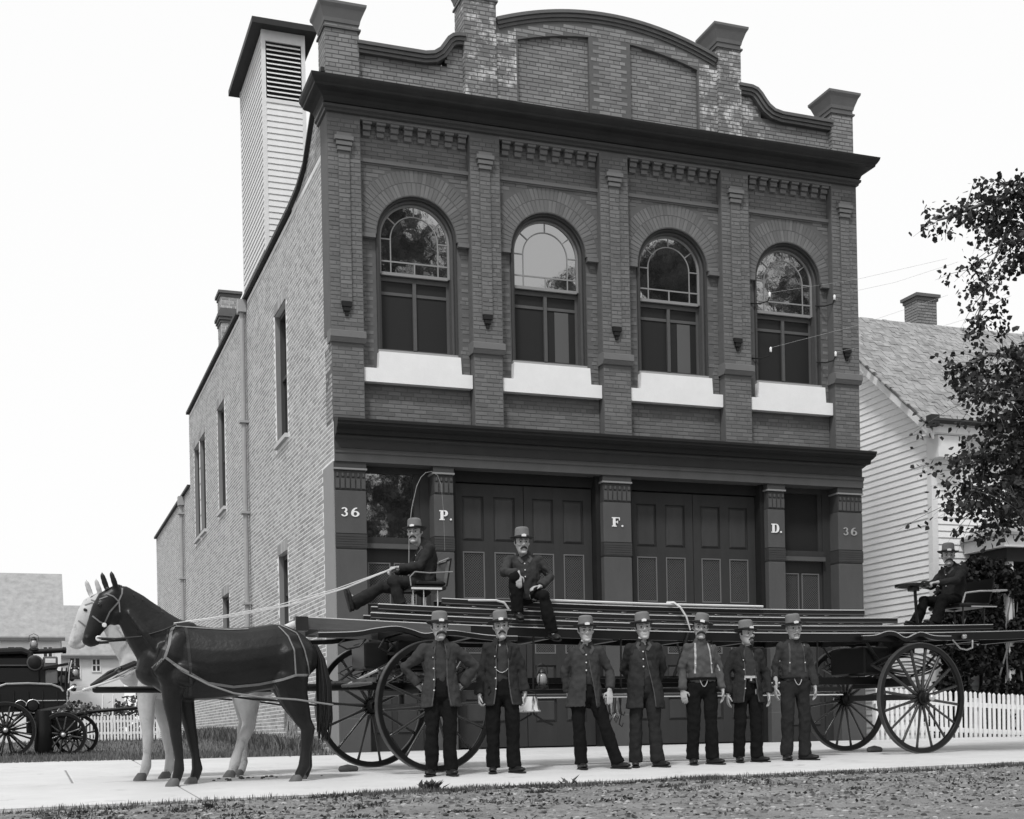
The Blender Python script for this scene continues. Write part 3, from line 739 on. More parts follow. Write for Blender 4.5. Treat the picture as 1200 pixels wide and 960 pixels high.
for i, (x0, x1) in enumerate(LOW):
    p = thing('pilaster', None, None); p.parent = st; p.location = Vector((x0, Y0, 0)) - Vector((4.77, Y0, 0))
    mb = MB(); yb = Y0+.42
    mb.cbox(x0, x1, Y0+.005, yb, -.15, 3.28, .01); mb.cbox(x0-.004, x1+.004, Y0-.005, yb, -.15, .55, .015); P(mb, 'shaft', 'stone', p)
    P(MB().box(x0+.006, x1-.006, Y0+.016, yb-.01, 3.26, 4.65), 'pier_core', 'stone2', p)
    mb = MB(); mb.box(x0-.002, x1+.002, Y0+.001, yb, 3.31, 3.53)
    for k in range(5): mb.box(x0-.004, x1+.004, Y0-.004, Y0+.1, 3.33+.04*k, 3.345+.04*k)
    P(mb, 'reeded_band', 'stone2', p)
    mb = MB(); mb.cbox(x0, x1, Y0+.003, yb, 3.54, 4.235, .006); P(mb, 'name_block', 'stone', p)
    mb = MB(); mb.box(x0+.004, x1-.004, Y0+.008, yb, 4.25, 4.55); mb.box(x0-.008, x1+.008, Y0-.008, yb, 4.60, 4.70); 
    P(mb, 'capital', 'stone2', p)
    P(MB().box(x0-.018, x1+.018, Y0-.022, yb, 4.57, 4.598), 'capital_fillet', mat('fillet_%d' % i, .22, .6), p)
    mb = MB(); n = max(4, int((x1-x0)/.082)); pt = (x1-x0)/n
    for k in range(n):
        a = x0+pt*k; mb.box(a+.012, a+pt-.012, Y0-.012, Y0+.02, 4.27, 4.43); mb.box(a+.03, a+pt-.03, Y0-.02, Y0+.02, 4.46, 4.515)
    P(mb, 'capital_fluting', 'stone', p)
    P(letter(texts[i], (x0+x1)/2 - .01 + (.03 if i == 1 else 0), 3.81, .235 if i not in (0, 4) else .215, Y0-.002), 'number' if texts[i] == '36' else 'letter', M['paint_white'] if i < 4 else mat('faded_lettering', .3, .7), p)
# soffit and jambs
mb = MB(); mb.box(5.28, 14.3, Y0+.02, Y0+.8, 4.702, 4.9); P(mb, 'opening_soffit', 'trim')
YD = Y0+.32
# ---- doors
M['wire'] = mat('brass_wire_mesh', .13, .5)
def grille(mb, x0, x1, z0, z1, y, p=.036, w_=.0045):
    """diamond wire mesh clipped to a rectangle"""
    W, H = x1-x0, z1-z0; d = -H
    while d < W:
        for s_ in (1, -1):
            a = max(0, d); b_ = min(W, d+H)
            if b_-a > .01:
                za, zb_ = a-d, b_-d
                if s_ == -1: za, zb_ = H-za, H-zb_
                mb.bar((x0+a, y, z0+za), (x0+b_, y, z0+zb_), w_, .004, up=(0,1,0))
        d += p*1.25
def door(x0, x1, leaves):
    frame = MB(); f = .10
    frame.box(x0, x0+.08, Y0+.14, YD+.1, -.02, 4.70); frame.box(x1-.08, x1, Y0+.14, YD+.1, -.02, 4.70); frame.box(x0+.08, x1-.08, YD-.06, YD+.1, 4.52, 4.70)
    d_ = thing('door', None, None); d_.parent = st; d_.location = Vector(((x0+x1)/2, YD, 0)) - Vector((4.77, Y0, 0))
    P(frame, 'frame', 'trim', d_)
    a0, a1 = x0+.085, x1-.085; W = (a1-a0)/leaves
    zrows = [(3.53, 4.29), (2.55, 3.35), (1.62, 2.38), (.98, 1.42), (.43, .84)]
    for l in range(leaves):
        b0, b1 = a0+W*l+.006, a0+W*(l+1)-.006
        mb = MB(); mb.box(b0, b1, YD+.035, YD+.06, .02, 4.5)
        st_w = .155; cx = (b0+b1)/2
        zs_ = [.02] + [z for r_ in reversed(zrows) for z in r_] + [4.50]
        for x_0, x_1 in ((b0, b0+st_w), (b1-st_w, b1), (cx-.09, cx+.09)): mb.box(x_0, x_1, YD, YD+.04, .02, 4.5)
        for k in range(0, len(zs_), 2):
            for x_0, x_1 in ((b0+st_w, cx-.09), (cx+.09, b1-st_w)): mb.box(x_0, x_1, YD+.002, YD+.04, zs_[k], zs_[k+1])
        P(mb, 'door_leaf', 'door', d_)
        for x_0, x_1 in ((b0+st_w, cx-.09), (cx+.09, b1-st_w)):
            for k, (z0_, z1_) in enumerate(zrows):
                if k in (1, 2):
                    g = MB(); grille(g, x_0+.01, x_1-.01, z0_+.01, z1_-.01, YD+.01)
                    for q in ((x_0, x_0+.02, z0_, z1_), (x_1-.02, x_1, z0_, z1_), (x_0+.02, x_1-.02, z0_, z0_+.02), (x_0+.02, x_1-.02, z1_-.02, z1_)): g.box(q[0], q[1], YD-.004, YD+.02, q[2], q[3])
                    P(g, 'wire_grille', 'wire', d_)
                else:
                    g = MB(); i_ = .045
                    g.loft([[(x_0+.004+e, y, z0_+.004+e), (x_1-.004-e, y, z0_+.004+e), (x_1-.004-e, y, z1_-.004-e), (x_0+.004+e, y, z1_-.004-e)] for e, y in ((0, YD+.036), (i_*.4, YD+.03), (i_, YD+.012))])
                    P(g, 'door_panel', 'doorp', d_)
    return d_
door(6.79, 9.51, 2); door(10.04, 12.78, 2)
# small side windows over panelled dado
def dado_window(x0, x1):
    w_ = thing('window', None, None); w_.parent = st; w_.location = Vector(((x0+x1)/2, YD, 0)) - Vector((4.77, Y0, 0))
    mb = MB(); y = Y0+.28; mb.box(x0, x0+.05, y, y+.12, 3.45, 4.70); mb.box(x1-.16, x1, y, y+.12, -.02, 4.70); mb.box(x0+.05, x1-.16, y, y+.12, 4.60, 4.70); mb.box(x0, x1-.16, y-.05, y+.12, 3.42, 3.53); mb.box(x1-.25, x1-.16, y+.02, y+.12, 3.53, 4.6)
    P(mb, 'frame', 'door', w_)
    P(MB().box(x0+.04, x1-.24, y+.06, y+.065, 3.52, 4.62), 'pane', 'glass' if x0 < 8 else 'darkroom', w_)  # right window: dark sheet instead of glass, painted as the unlit room behind
    P(MB().box(x0, x1-.165, y-.09, y+.02, 3.34, 3.42), 'sill', 'stone', w_)
    mb = MB(); mb.box(x0, x1-.165, y+.04, y+.08, -.02, 3.34); P(mb, 'dado', 'door', w_)
    W = (x1-x0-.165-.3)/2
    for k in range(2):
        a = x0+.10+k*(W+.10)
        g = MB(); grille(g, a, a+W, 2.45, 3.1, y+.03); 
        for q in ((a-.02, a, 2.43, 3.12), (a+W, a+W+.02, 2.43, 3.12), (a, a+W, 2.43, 2.45), (a, a+W, 3.10, 3.12)): g.box(q[0], q[1], y+.015, y+.04, q[2], q[3])
        P(g, 'wire_grille', 'wire', w_)
        P(MB().cbox(a, a+W, y+.02, y+.045, .3, 1.9, .01), 'dado_panel', 'doorp', w_)
dado_window(5.30, 6.45); dado_window(13.13, 14.27)
P(MB().box(4.78, 14.8, Y0-.12, Y0+.9, -.3, -.005), 'threshold', mat('threshold_stone', .35, .85, 5, .1))
# ---- iron insulator brackets and wires by the right-hand window
for (x, z) in ((12.62, 8.02), (14.0, 8.10), (12.62, 7.02), (14.0, 7.05)):
    k = thing('insulator', None, None); k.parent = st; k.location = Vector((x, YW, z)) - Vector((4.77, Y0, 0))
    mb = MB(); mb.tube([(0,0,0), (.12,-.12,-.03), (.24,-.2,.0), (.27,-.22,.08)], .012, 6, caps='flat'); mb.build('bracket', M['trim'], k)
    mb = MB(); mb.lathe([(.014,.07),(.024,.08),(.02,.11),(.024,.14),(.010,.165)], 8, (.27,-.22,0)); mb.build('glass_cap', M['sill'], k, smooth=True)
w_ = MB()
for a, b_ in (((12.89, YW-.22, 8.17), (15.6, 19.6, 8.55)), ((14.27, YW-.22, 8.25), (16.0, 19.8, 8.6)), ((12.89, YW-.22, 7.17), (15.6, 19.6, 7.9)), ((14.27, YW-.22, 7.2), (16.2, 19.8, 7.6))): w_.tube([a, (Vector(a)+Vector(b_))/2+Vector((0,0,-.06)), b_], .0022, 5, caps='flat')
P(w_, 'telegraph_wire', mat('wire_grey', .35, .5))

# ---- louvred hose tower behind the parapet
M['clap'] = mat('tower_clapboard', .66, .75, 6, .07, .001, 50, stretch=(1,1,1), isl=.06)
tw = thing('hose_tower', 'tall narrow clapboard tower with a louvred opening, rising behind the brick parapet', 'tower', (4.85, 27.35, 9.4))
TX0, TX1, TY0, TY1, TZ = 4.86, 5.72, 27.35, 30.2, 14.78
mb = MB(); mb.box(TX0+.02, TX1-.02, TY0+.02, TY1-.02, 9.0, TZ); P(mb, 'tower_core', 'trim', tw)
mb = MB()
for a, b_, c, d in ((TX0-.02, TX0+.06, TY0-.02, TY0+.06), (TX1-.06, TX1+.02, TY0-.02, TY0+.06), (TX0-.02, TX0+.06, TY1-.06, TY1+.02), (TX1-.06, TX1+.02, TY1-.06, TY1+.02)): P(MB().box(a, b_, c, d, 9.2, TZ), 'corner_board', 'clap', tw)
P(MB().box(TX0+.06, TX1-.06, TY0-.015, TY0+.04, 14.56, TZ), 'head_board', 'clap', tw); P(MB().box(TX0+.06, TX1-.06, TY0-.025, TY0+.04, 13.30, 13.38), 'louvre_sill', 'clap', tw)

def clap_me(L, h=.13, t=.022):
    m_ = MB(); m_.add([(0,-t,0),(L,-t,0),(L,-.004,h),(0,-.004,h),(0,.01,0),(L,.01,0),(L,.01,h),(0,.01,h)], [(0,1,2,3),(4,7,6,5),(0,4,5,1),(3,2,6,7),(0,3,7,4),(1,5,6,2)]); return m_
cf = clap_me(TX1-TX0-.12, .128).mesh('clapboard', M['clap']); cs = clap_me(TY1-TY0-.12, .128).mesh('clapboard', M['clap'])
z = 9.3
while z < TZ-.05:
    if z < 13.2: inst('clapboard', cf, tw, Vector((TX0+.06, TY0, z)) - wloc(tw))
    inst('clapboard', cs, tw, Vector((TX0, TY1-.06, z)) - wloc(tw), (0, 0, R(-90)))
    z += .125
lv = MB(); lv.add([(0,-.03,0),(TX1-TX0-.16,-.03,0),(TX1-TX0-.16,.03,.055),(0,.03,.055),(0,-.03,.012),(TX1-TX0-.16,-.03,.012),(TX1-TX0-.16,.03,.067),(0,.03,.067)], [(0,1,2,3),(4,7,6,5),(0,4,5,1),(3,2,6,7),(0,3,7,4),(1,5,6,2)])
lm = lv.mesh('louvre', M['clap'])
for k in range(12): inst('louvre', lm, tw, Vector((TX0+.08, TY0-.0, 13.42+.094*k)) - wloc(tw))
mb = MB(); e = .24
mb.loft([[(TX0-e, TY0-e, z_), (TX1+e, TY0-e, z_), (TX1+e, TY1+e, z_), (TX0-e, TY1+e, z_)] for z_ in (TZ+.0, TZ+.12)]); mb.loft([[(TX0-e, TY0-e, TZ+.121), (TX1+e, TY0-e, TZ+.121), (TX1+e, TY1+e, TZ+.121), (TX0-e, TY1+e, TZ+.121)], [(TX0+.3, TY0+.9, TZ+.32), (TX1-.3, TY0+.9, TZ+.32), (TX1-.3, TY1-.9, TZ+.32), (TX0+.3, TY1-.9, TZ+.32)]])
P(mb, 'roof', 'tin', tw)
# ---- chimney on the station roof
ch = thing('chimney', 'brick chimney with a flared corbelled top on the left edge of the station roof', 'chimney', (5.2, 36.3, 9.4))
def chim(c, x0, x1, y0, y1, z0, z1, m1='smortar', m2='sbrick', flare=True):
    mb = MB(); mb.box(x0, x1, y0, y1, z0, z1); P(mb, 'stack', m1, c)
    b2 = Bricks(); b2.field('F', x0, x1, z0, z1-.02, y0, .008, seed=2); b2.field('S', y0, y1, z0, z1-.02, x0, .008, seed=4); b2.build('stack_brickwork', m2, c)
    mb = MB()
    if flare:
        for k, e in enumerate((.03, .06, .09, .06, .03)): mb.box(x0-e, x1+e, y0-e, y1+e, z1-.85+.08*k, z1-.775+.08*k)
    for k, e in enumerate((.03, .07)): mb.box(x0-e, x1+e, y0-e, y1+e, z1-.14+.08*k, z1-.065+.08*k)
    P(mb, 'corbelled_cap', 'fbrick_cop', c)
    P(MB().box(x0+.15, x1-.15, y0+.15, y1-.15, z1, z1+.04), 'flue', 'darkroom', c)
chim(ch, 5.2, 5.70, 36.3, 36.9, 9.4, 12.30)
# ============================================================ white clapboard house on the right
M['whitewall'] = mat('white_clapboard_paint', .76, .8, 1.5, .07, .001, 50, isl=.03)
M['shingle'] = mat('weathered_shingle', .25, .9, 3, .16, .002, 60, isl=.22)
M['shingle_far'] = mat('pale_far_shingle', .30, .95, 2.2, .22, spec=.05)
M['whitetrim'] = mat('white_trim', .68, .7, 5, .06)
M['dglass'] = mat('dark_window_glass', .02, .1, spec=.5)
HX, HY, HE = 17.5, 22.6, 6.42      # left wall plane, front plane, eave height
ho = thing('clapboard_house', 'white clapboard house with a shingled gable roof, right of the fire station', 'house', (HX, HY, -.1))
H = lambda mb, name, m, par=ho, smooth=False: mb.build(name, M[m] if isinstance(m, str) else m, par, smooth, world=True)
RY, RZ = 26.55, 9.70              # ridge
slope = (RZ-HE)/(RY-HY)
H(MB().box(HX+.03, 27, HY+.03, 2*RY-HY, -.3, HE), 'wall', 'whitetrim')
H(MB().loft([[(x, HY+.03, HE), (x, 2*RY-HY, HE), (x, RY, RZ-.02)] for x in (HX+.03, 27)]), 'gable', 'whitetrim')
# clapboards, each its own board: left side wall, clipped by the gable; and front
bh = .138
z = -.05; cache = {}
while z < RZ-.2:
    a = HY if z < HE else HY + (z-HE)/slope; b_ = 2*RY - a
    L = round(b_-a, 3)
    if L > .3:
        if L not in cache: cache[L] = clap_me(L, bh+.006, .024).mesh('clapboard', M['whitewall'])
        inst('clapboard', cache[L], ho, Vector((HX+.03, b_, z)) - wloc(ho), (0,0,R(-90)))
    z += bh
mf = clap_me(9.3, bh+.006, .024).mesh('clapboard', M['whitewall']); z = -.05
while z < HE-.1: inst('clapboard', mf, ho, Vector((HX+.12, HY+.03, z)) - wloc(ho)); z += bh
H(MB().box(HX-.02, HX+.12, HY-.02, HY+.12, -.2, HE), 'corner_board', 'whitetrim')
# roof slabs with courses of shingles
def rf(y, off=0): return HE + slope*(y-HY) + off
mb = MB(); e = .35
for s_ in (0, 1):
    f = (lambda y: y) if not s_ else (lambda y: 2*RY-y)
    mb.loft([[(x, f(HY-e), rf(HY-e, .05)), (x, f(RY), rf(RY, .05)), (x, f(RY), rf(RY, .14)), (x, f(HY-e), rf(HY-e, .14))] for x in (HX-.22, 27)])
H(mb, 'roof', 'shingle')
B = Bricks(); rr = random.Random(3); y = HY-e; k = 0; q = math.hypot(1, slope); dy, dz = 1/q, slope/q
while y < RY-.05:
    x = HX-.24 - rr.uniform(0, .12)
    while x < 25:
        w_ = rr.uniform(.11, .2); g = .006
        B.brick((x, y, rf(y, .145)), (1,0,0), (0,dy,dz), (0,-dz,dy), w_-g, .155/dy*dy, rr.uniform(.018, .034)); x += w_
    y += .15*dy; k += 1
B.build('shingle_courses', 'shingle', ho)
mb = MB()
for s_ in (0, 1):
    f = (lambda y: y) if not s_ else (lambda y: 2*RY-y)
    mb.loft([[(x, f(HY-e), rf(HY-e, -.12)), (x, f(RY), rf(RY, -.12)), (x, f(RY), rf(RY, .05)), (x, f(HY-e), rf(HY-e, .05))] for x in (HX-.24, HX-.19)])
H(mb, 'rake_board', 'whitetrim')
mb = MB(); mb.box(HX-.22, 27, HY-.36, HY-.33, HE-.28, HE-.02); mb.box(HX-.22, 27, HY-.33, HY+.05, HE-.30, HE-.26); H(mb, 'eave_board', 'whitetrim')
mb = MB(); mb.tube([(HX-.3, HY-.43, HE-.06), (27, HY-.43, HE-.06)], .06, 8, caps='flat'); mb.box(HX-.34, HX-.15, HY-.48, HY-.3, HE-.18, HE+.05); H(mb, 'gutter', 'tin')
H(MB().box(HX-.05, HX+.5, HY-.3, HY+.02, HE-.75, HE-.31), 'frieze_board', 'whitetrim')
mb = MB(); mb.box(19.6, 20.5, HY-.0, HY+.05, 4.3, 5.9); H(mb, 'window', 'dglass'); 
hc = thing('chimney', 'small brick chimney with a corbelled top on the ridge of the white house', 'chimney', (20.3, 26.7, 9.4))
chim(hc, 20.36, 20.92, 26.7, 27.2, 9.3, 10.62, 'fmortar', 'fbrick_up', False)
# porch
po = thing('porch', 'small shingled porch roof with white fascia on vine-covered posts, against the white house', 'porch', (18.25, 21.4, -.3))
Q = lambda mb, name, m: mb.build(name, M[m] if isinstance(m, str) else m, po, False, world=True)
px0, px1, py0, pz = 18.27, 24, 21.4, 3.98
mb = MB(); mb.box(px0, px1, py0, HY, pz-.22, pz); Q(mb, 'fascia', 'whitetrim')
mb = MB(); mb.box(px0-.1, px1, py0-.1, HY, pz+.002, pz+.06); mb.add([(px0-.1, py0-.1, pz+.06), (px1, py0-.1, pz+.06), (px1, HY, pz+.62), (px0+1, HY, pz+.62), (px0-.1, HY, pz+.06)], [(0,1,2,3), (0,3,4)]); Q(mb, 'roof', 'shingle')
mb = MB(); mb.box(px0+.15, px1, py0+.12, HY, pz-.5, pz-.23); Q(mb, 'beam', 'trim')
for x in (px0+.2, px0+2.1, px0+4): mb = MB(); mb.box(x, x+.14, py0+.15, py0+.29, -.3, pz-.5); Q(mb, 'post', 'whitetrim')
mb = MB(); mb.box(px0+.3, px1, HY-.1, HY-.02, .0, 2.8); Q(mb, 'back_wall', 'trim')
# vine and shrubs: dark leafy masses in front of the porch
M['leaf'] = mat('dark_leaf', .016, .7, isl=.8, spec=.12)
M['leaf2'] = mat('tree_leaf', .03, .6, isl=.6, spec=.2)
M['leaf3'] = mat('far_leaf', .08, .8, isl=.5)
M['bark'] = mat('bark', .12, .95, 9, .25, .01, 25, stretch=(1,1,.2))
def leafmass(blobs, n, s0, s1, seed=0, shape=None):
    rr = random.Random(seed); mb = MB(); tot = sum(b_[3]*b_[4]*b_[5] for b_ in blobs)
    for b_ in blobs:
        for _ in range(int(n*b_[3]*b_[4]*b_[5]/tot)):
            d = Vector((rr.gauss(0,1), rr.gauss(0,1), rr.gauss(0,1))).normalized(); k = rr.uniform(.35, 1.08)**.6
            c = Vector((b_[0]+d.x*b_[3]*k, b_[1]+d.y*b_[4]*k, b_[2]+d.z*b_[5]*k))
            if noise.noise(c*2.1) < -.12: continue
            leaf(mb, c, rr.uniform(s0, s1), rr)
    return mb
def leaf(mb, c, s, rr):
    d = Vector((rr.gauss(0,.7), rr.gauss(0,.7), rr.gauss(-.5,.6))).normalized(); e = d.cross(Vector((rr.gauss(0,1), rr.gauss(0,1), rr.gauss(0,1)))).normalized(); n_ = d.cross(e)
    w_ = s*.42
    mb.add([c, c+d*s*.3+e*w_+n_*s*.06, c+d*s, c+d*s*.3-e*w_+n_*s*.06, c+d*s*.62+e*w_*.75, c+d*s*.62-e*w_*.75], [(0,1,4,2),(0,2,5,3)])
vine = thing('climbing_vine', 'dense dark vine covering the porch behind the tillerman seat', 'vine', (18, 21.6, -.3))
b_ = [(16.9,20.4,2.3,.5,.35,.8), (17.5,20.4,2.7,.6,.35,.7), (18.4,20.4,2.6,.7,.35,.8), (19.5,20.3,2.4,.9,.35,1.1), (16.5,20.4,1.5,.42,.35,.6), (17.3,20.3,1.3,.7,.35,.8), (18.4,20.3,1.2,.8,.35,.9), (19.6,20.3,1.2,1.0,.35,.9), (16.3,20.4,.9,.3,.3,.4), (16.35, 20.5, 2.6, .12, .15, .45), (16.2,20.4,2.0,.25,.3,.7), (16.6,20.4,2.9,.3,.3,.4), (18.4,20.4,3.0,.8,.3,.4), (16.4,20.4,2.3,.40,.3,1.0), (16.95,20.4,2.8,.5,.3,.65), (16.5,20.4,1.2,.4,.3,.7), (17.3,20.4,3.0,.4,.3,.4), (18.9,20.4,2.2,.7,.3,.7), (17.0,20.4,1.8,.5,.3,.6), (17.9,20.3,2.0,.8,.3,.8)]
b_ = [(a*1.048, 21.62, c*1.04, d, .20, f) for a, _, c, d, e, f in b_]
leafmass(b_, 66000, .06, .13, 1).build('foliage', M['leaf'], vine, world=True)
mb = MB(); rr = random.Random(5)
for _ in range(16):
    x = rr.uniform(17.4, 21.5); mb.tube([(x, 21.6, -.2), (x+rr.uniform(-.2,.2), 21.55, 1.0), (x+rr.uniform(-.3,.3), 21.5, 2.2), (x+rr.uniform(-.4,.4), 21.55, 3.1)], [.03, .022, .016, .008], 5)
mb.build('stem', M['bark'], vine, world=True)
# picket fence, right
M['picket'] = mat('whitewashed_picket', .74, .85, 7, .10, .001, 40, isl=.06)
def picket_mesh(h, w_=.055, t=.02):
    return MB().poly([(-w_/2,0),(w_/2,0),(w_/2,h-.03),(0,h),(-w_/2,h-.03)], -t/2, t/2).mesh('picket', M['picket'])
fr = thing('picket_fence', 'white picket fence between the fire station corner and the right edge, behind the rear wheel', 'fence', (15.0, 21.10, -.1))
pmr = picket_mesh(.99, .062); x = 15.0; rr = random.Random(2)
fz = lambda x: -.03 - .055*max(x-15.6, 0)
while x < 20.5:
    inst('picket', pmr, fr, Vector((x, 21.10, fz(x)+rr.uniform(-.01,.015))) - wloc(fr), (0, R(rr.uniform(-1,1)), 0)); x += .112
for dz in (.2, .70): MB().loft([[(x, 21.115, fz(x)+dz), (x, 21.15, fz(x)+dz), (x, 21.15, fz(x)+dz+.09), (x, 21.115, fz(x)+dz+.09)] for x in (14.95, 15.6, 20.6)]).build('rail', M['picket'], fr, world=True)
for x in (15.0, 17.3, 19.6): MB().box(x, x+.1, 21.152, 21.25, fz(x)-.1, fz(x)+.88).build('post', M['picket'], fr, world=True)
# dark shrub behind the fence
sh = thing('shrub', 'dark leafy shrubs behind the white picket fence on the right', 'shrub', (17.6, 21.9, -.3))
leafmass([(16.9,21.6,.5,.5,.25,.5), (17.8,21.65,.6,.7,.25,.7), (18.9,21.65,.6,.8,.25,.7), (20,21.65,.6,.8,.25,.7)], 7000, .05, .1, 7).build('foliage', M['leaf'], sh, world=True)
MB().tube([(17.8,21.7,-.3),(17.85,21.7,.5)], [.04,.02], 6).build('stem', M['bark'], sh, world=True)

# ============================================================ overhanging tree at the right
tr = thing('shade_tree', 'broad-leaved tree whose drooping branches hang in from the right edge above the white house', 'tree', (15.4, 13.5, -.2))
mb = MB(); mb.tube([(15.4,13.5,-.3), (15.35,13.5,1.2), (15.4,13.6,3.5), (15.2,13.6,6), (15.3,13.6,9)], [.34,.27,.23,.18,.08], 12); 
mb.build('trunk', M['bark'], tr, smooth=True, world=True)

BR = dict(A=[(13.868, 7.3), (12.721, 7.2), (12.03, 6.95), (11.361, 6.741), (10.84, 6.521), (10.70, 6.47)],
A2=[(12.721, 7.2), (12.17, 7.1), (11.75, 7.0), (11.5, 7.0)], A3=[(12.03, 7.09), (11.748, 6.464), (11.471, 5.899), (11.301, 5.349), (11.323, 5.191)],
A4=[(12.715, 7.0), (12.22, 6.625), (11.871, 6.146), (11.796, 5.85)], A5=[(12.851, 7.0), (12.5, 6.6), (12.25, 6.2)], A6=[(13.868, 7.2), (12.9, 6.9), (12.3, 6.7)],
B=[(13.938, 5.471), (12.657, 5.032), (11.975, 4.869), (11.446, 4.881), (11.052, 4.691), (10.95, 4.62)],
B2=[(12.649, 4.702), (11.698, 4.418), (11.042, 4.267), (10.8, 4.18)], B3=[(13.055, 4.291), (11.948, 3.787), (11.283, 3.537), (10.80, 3.41)],
B4=[(12.765, 3.833), (11.804, 3.349), (11.142, 3.15), (10.85, 3.09)], B5=[(11.943, 3.571), (11.531, 3.015), (11.35, 3.0)],
B6=[(13.049, 4.07), (12.201, 3.151), (11.9, 2.95), (11.75, 2.80)],
B8=[(13.0, 4.8), (12.4, 4.35), (11.9, 4.0), (11.3, 3.9)], B9=[(13.2, 4.6), (12.6, 4.2), (12.1, 3.6), (11.9, 3.1)])
rr = random.Random(11); crown = MB(); limb = MB()
for nm, pts in BR.items():
    y0 = 13.6 + rr.uniform(-.5, .5) if len(nm) > 1 else 13.6
    P3 = [Vector((x, 13.6+(y0-13.6)*i/(len(pts)-1), z)) for i, (x, z) in enumerate(pts)]
    r0 = .035 if len(nm) == 1 else .015
    if len(nm) == 1: limb.tube([(15.3, 13.6, pts[0][1]+.4)] + P3, [.06] + [r0*(1-i/len(P3))+.006 for i in range(len(P3))], 7)
    else: limb.tube(P3, [r0*(1-i/len(P3))+.004 for i in range(len(P3))], 5)
    for i in range(len(P3)-1):
        a, b_ = P3[i], P3[i+1]; n = max(1, int((b_-a).length*(24 if nm[0] == 'A' else 36)))
        for _ in range(n):      # leaf sprays, each on its own twig
            c = a.lerp(b_, rr.random()); sp_ = .10 + .10*(1-i/len(P3))
            e = c + Vector((rr.gauss(-.03, sp_), rr.gauss(0, sp_*1.5), rr.gauss(-.05, sp_)))
            limb.tube([c, (c+e)/2+Vector((0,0,.02)), e, e+(e-c)*.4+Vector((0,0,-.05))], [.006, .004, .003, .001], 4)
            rad = rr.uniform(.05, .10)
            for _ in range(rr.randint(11, 20)): leaf(crown, e + Vector((rr.gauss(0,rad), rr.gauss(0,rad*1.2), rr.gauss(-.02,rad*.8))), rr.uniform(.045, .09), rr)
# the part of the crown beyond the frame
for (cx_, cy_, cz_, ra_, rz_, n_) in ((15.4, 13.6, 8.8, 2.1, 1.9, 5200), (16.4, 14.2, 6.6, 1.8, 1.5, 3600), (15.2, 12.9, 5.2, 1.4, 1.0, 2200), (16.6, 12.6, 8.0, 1.6, 1.6, 2600)):
    for _ in range(n_):
        d = Vector((rr.gauss(0,1), rr.gauss(0,1), rr.gauss(0,1))).normalized()*rr.uniform(.3, 1)**.5
        c = Vector((cx_+d.x*ra_, cy_+d.y*ra_, cz_+d.z*rz_))
        if noise.noise(c*1.4) > -.15: leaf(crown, c, rr.uniform(.08, .16), rr)
for z_, x_, y_ in ((6.5, 16.9, 12.4), (7.2, 16.6, 14.9), (8.2, 14.2, 12.8), (8.6, 15.9, 15.0)): limb.tube([(15.3, 13.6, z_-1), ((15.3+x_)/2, (13.6+y_)/2, z_-.3), (x_, y_, z_+.4)], [.09, .06, .015], 7)
limb.build('limb', M['bark'], tr, smooth=True, world=True); crown.build('crown', M['leaf2'], tr, world=True)

# trees across the street (they show only as reflections in the glass)
for k, (x, y, h, r_) in enumerate(((14, -9, 22, 5.2), (22.5, -10, 20, 5.2), (27.5, -8, 20.5, 3.6), (34, -9, 28, 6.4), (3, -14, 15, 4.6))):
    t_ = thing('street_tree', ['tall leafy tree across the street, reflected in the left windows', 'tallest leafy tree across the street, seen only as a reflection', 'leafy tree far along across the street behind the viewer', 'big dense tree farthest right across the street behind the viewer', 'rounder leafy tree directly across the street behind the viewer'][k], 'tree', (x, y, -1))
    MB().tube([(x,y,-1.2),(x+.2,y,3),(x,y+.2,h*.7)], [.4,.3,.12], 9).build('trunk', M['bark'], t_, world=True)
    bl = [(x+rnd.uniform(-1,1)*r_*.6, y+rnd.uniform(-1,1)*r_*.4, h*rnd.uniform(.35,.97), r_*rnd.uniform(.3,.5), r_*.4, r_*rnd.uniform(.25,.45)) for _ in range(11)]
    leafmass(bl, 9000, .25, .5, 20+k).build('crown', M['leaf3'], t_, world=True)

# ============================================================ left background
lf = thing('picket_fence', 'distant white picket fence on the lawn, seen past the horses and the hose wagon', 'fence', (1.9, 52, .3))
pml = picket_mesh(.95, .07); x = 1.2; rr = random.Random(4)
while x < 8.5: inst('picket', pml, lf, Vector((x, 52, .27+rr.uniform(-.01,.02))) - wloc(lf)); x += .118
for dz in (.22, .66): MB().box(1.1, 8.6, 52.02, 52.06, .3+dz, .39+dz).build('rail', M['picket'], lf, world=True)
hg = thing('garden_shrubs', 'dull dark bushes behind the distant picket fence', 'shrub', (3, 56, .3))
leafmass([(x, 57+rr.uniform(-1,1), .9, 1.0, .8, .9+rr.uniform(0,.7)) for x in (1.6, 2.6, 3.5, 4.4, 5.4, 6.4)], 6000, .1, .22, 31).build('foliage', M['leaf3'], hg, world=True)
for x in (2.9, 3.3, 5.1): MB().tube([(x,55.5,.2),(x+.1,55.5,2.1)], [.05,.03], 6).build('stem', M['whitetrim'], hg, world=True)
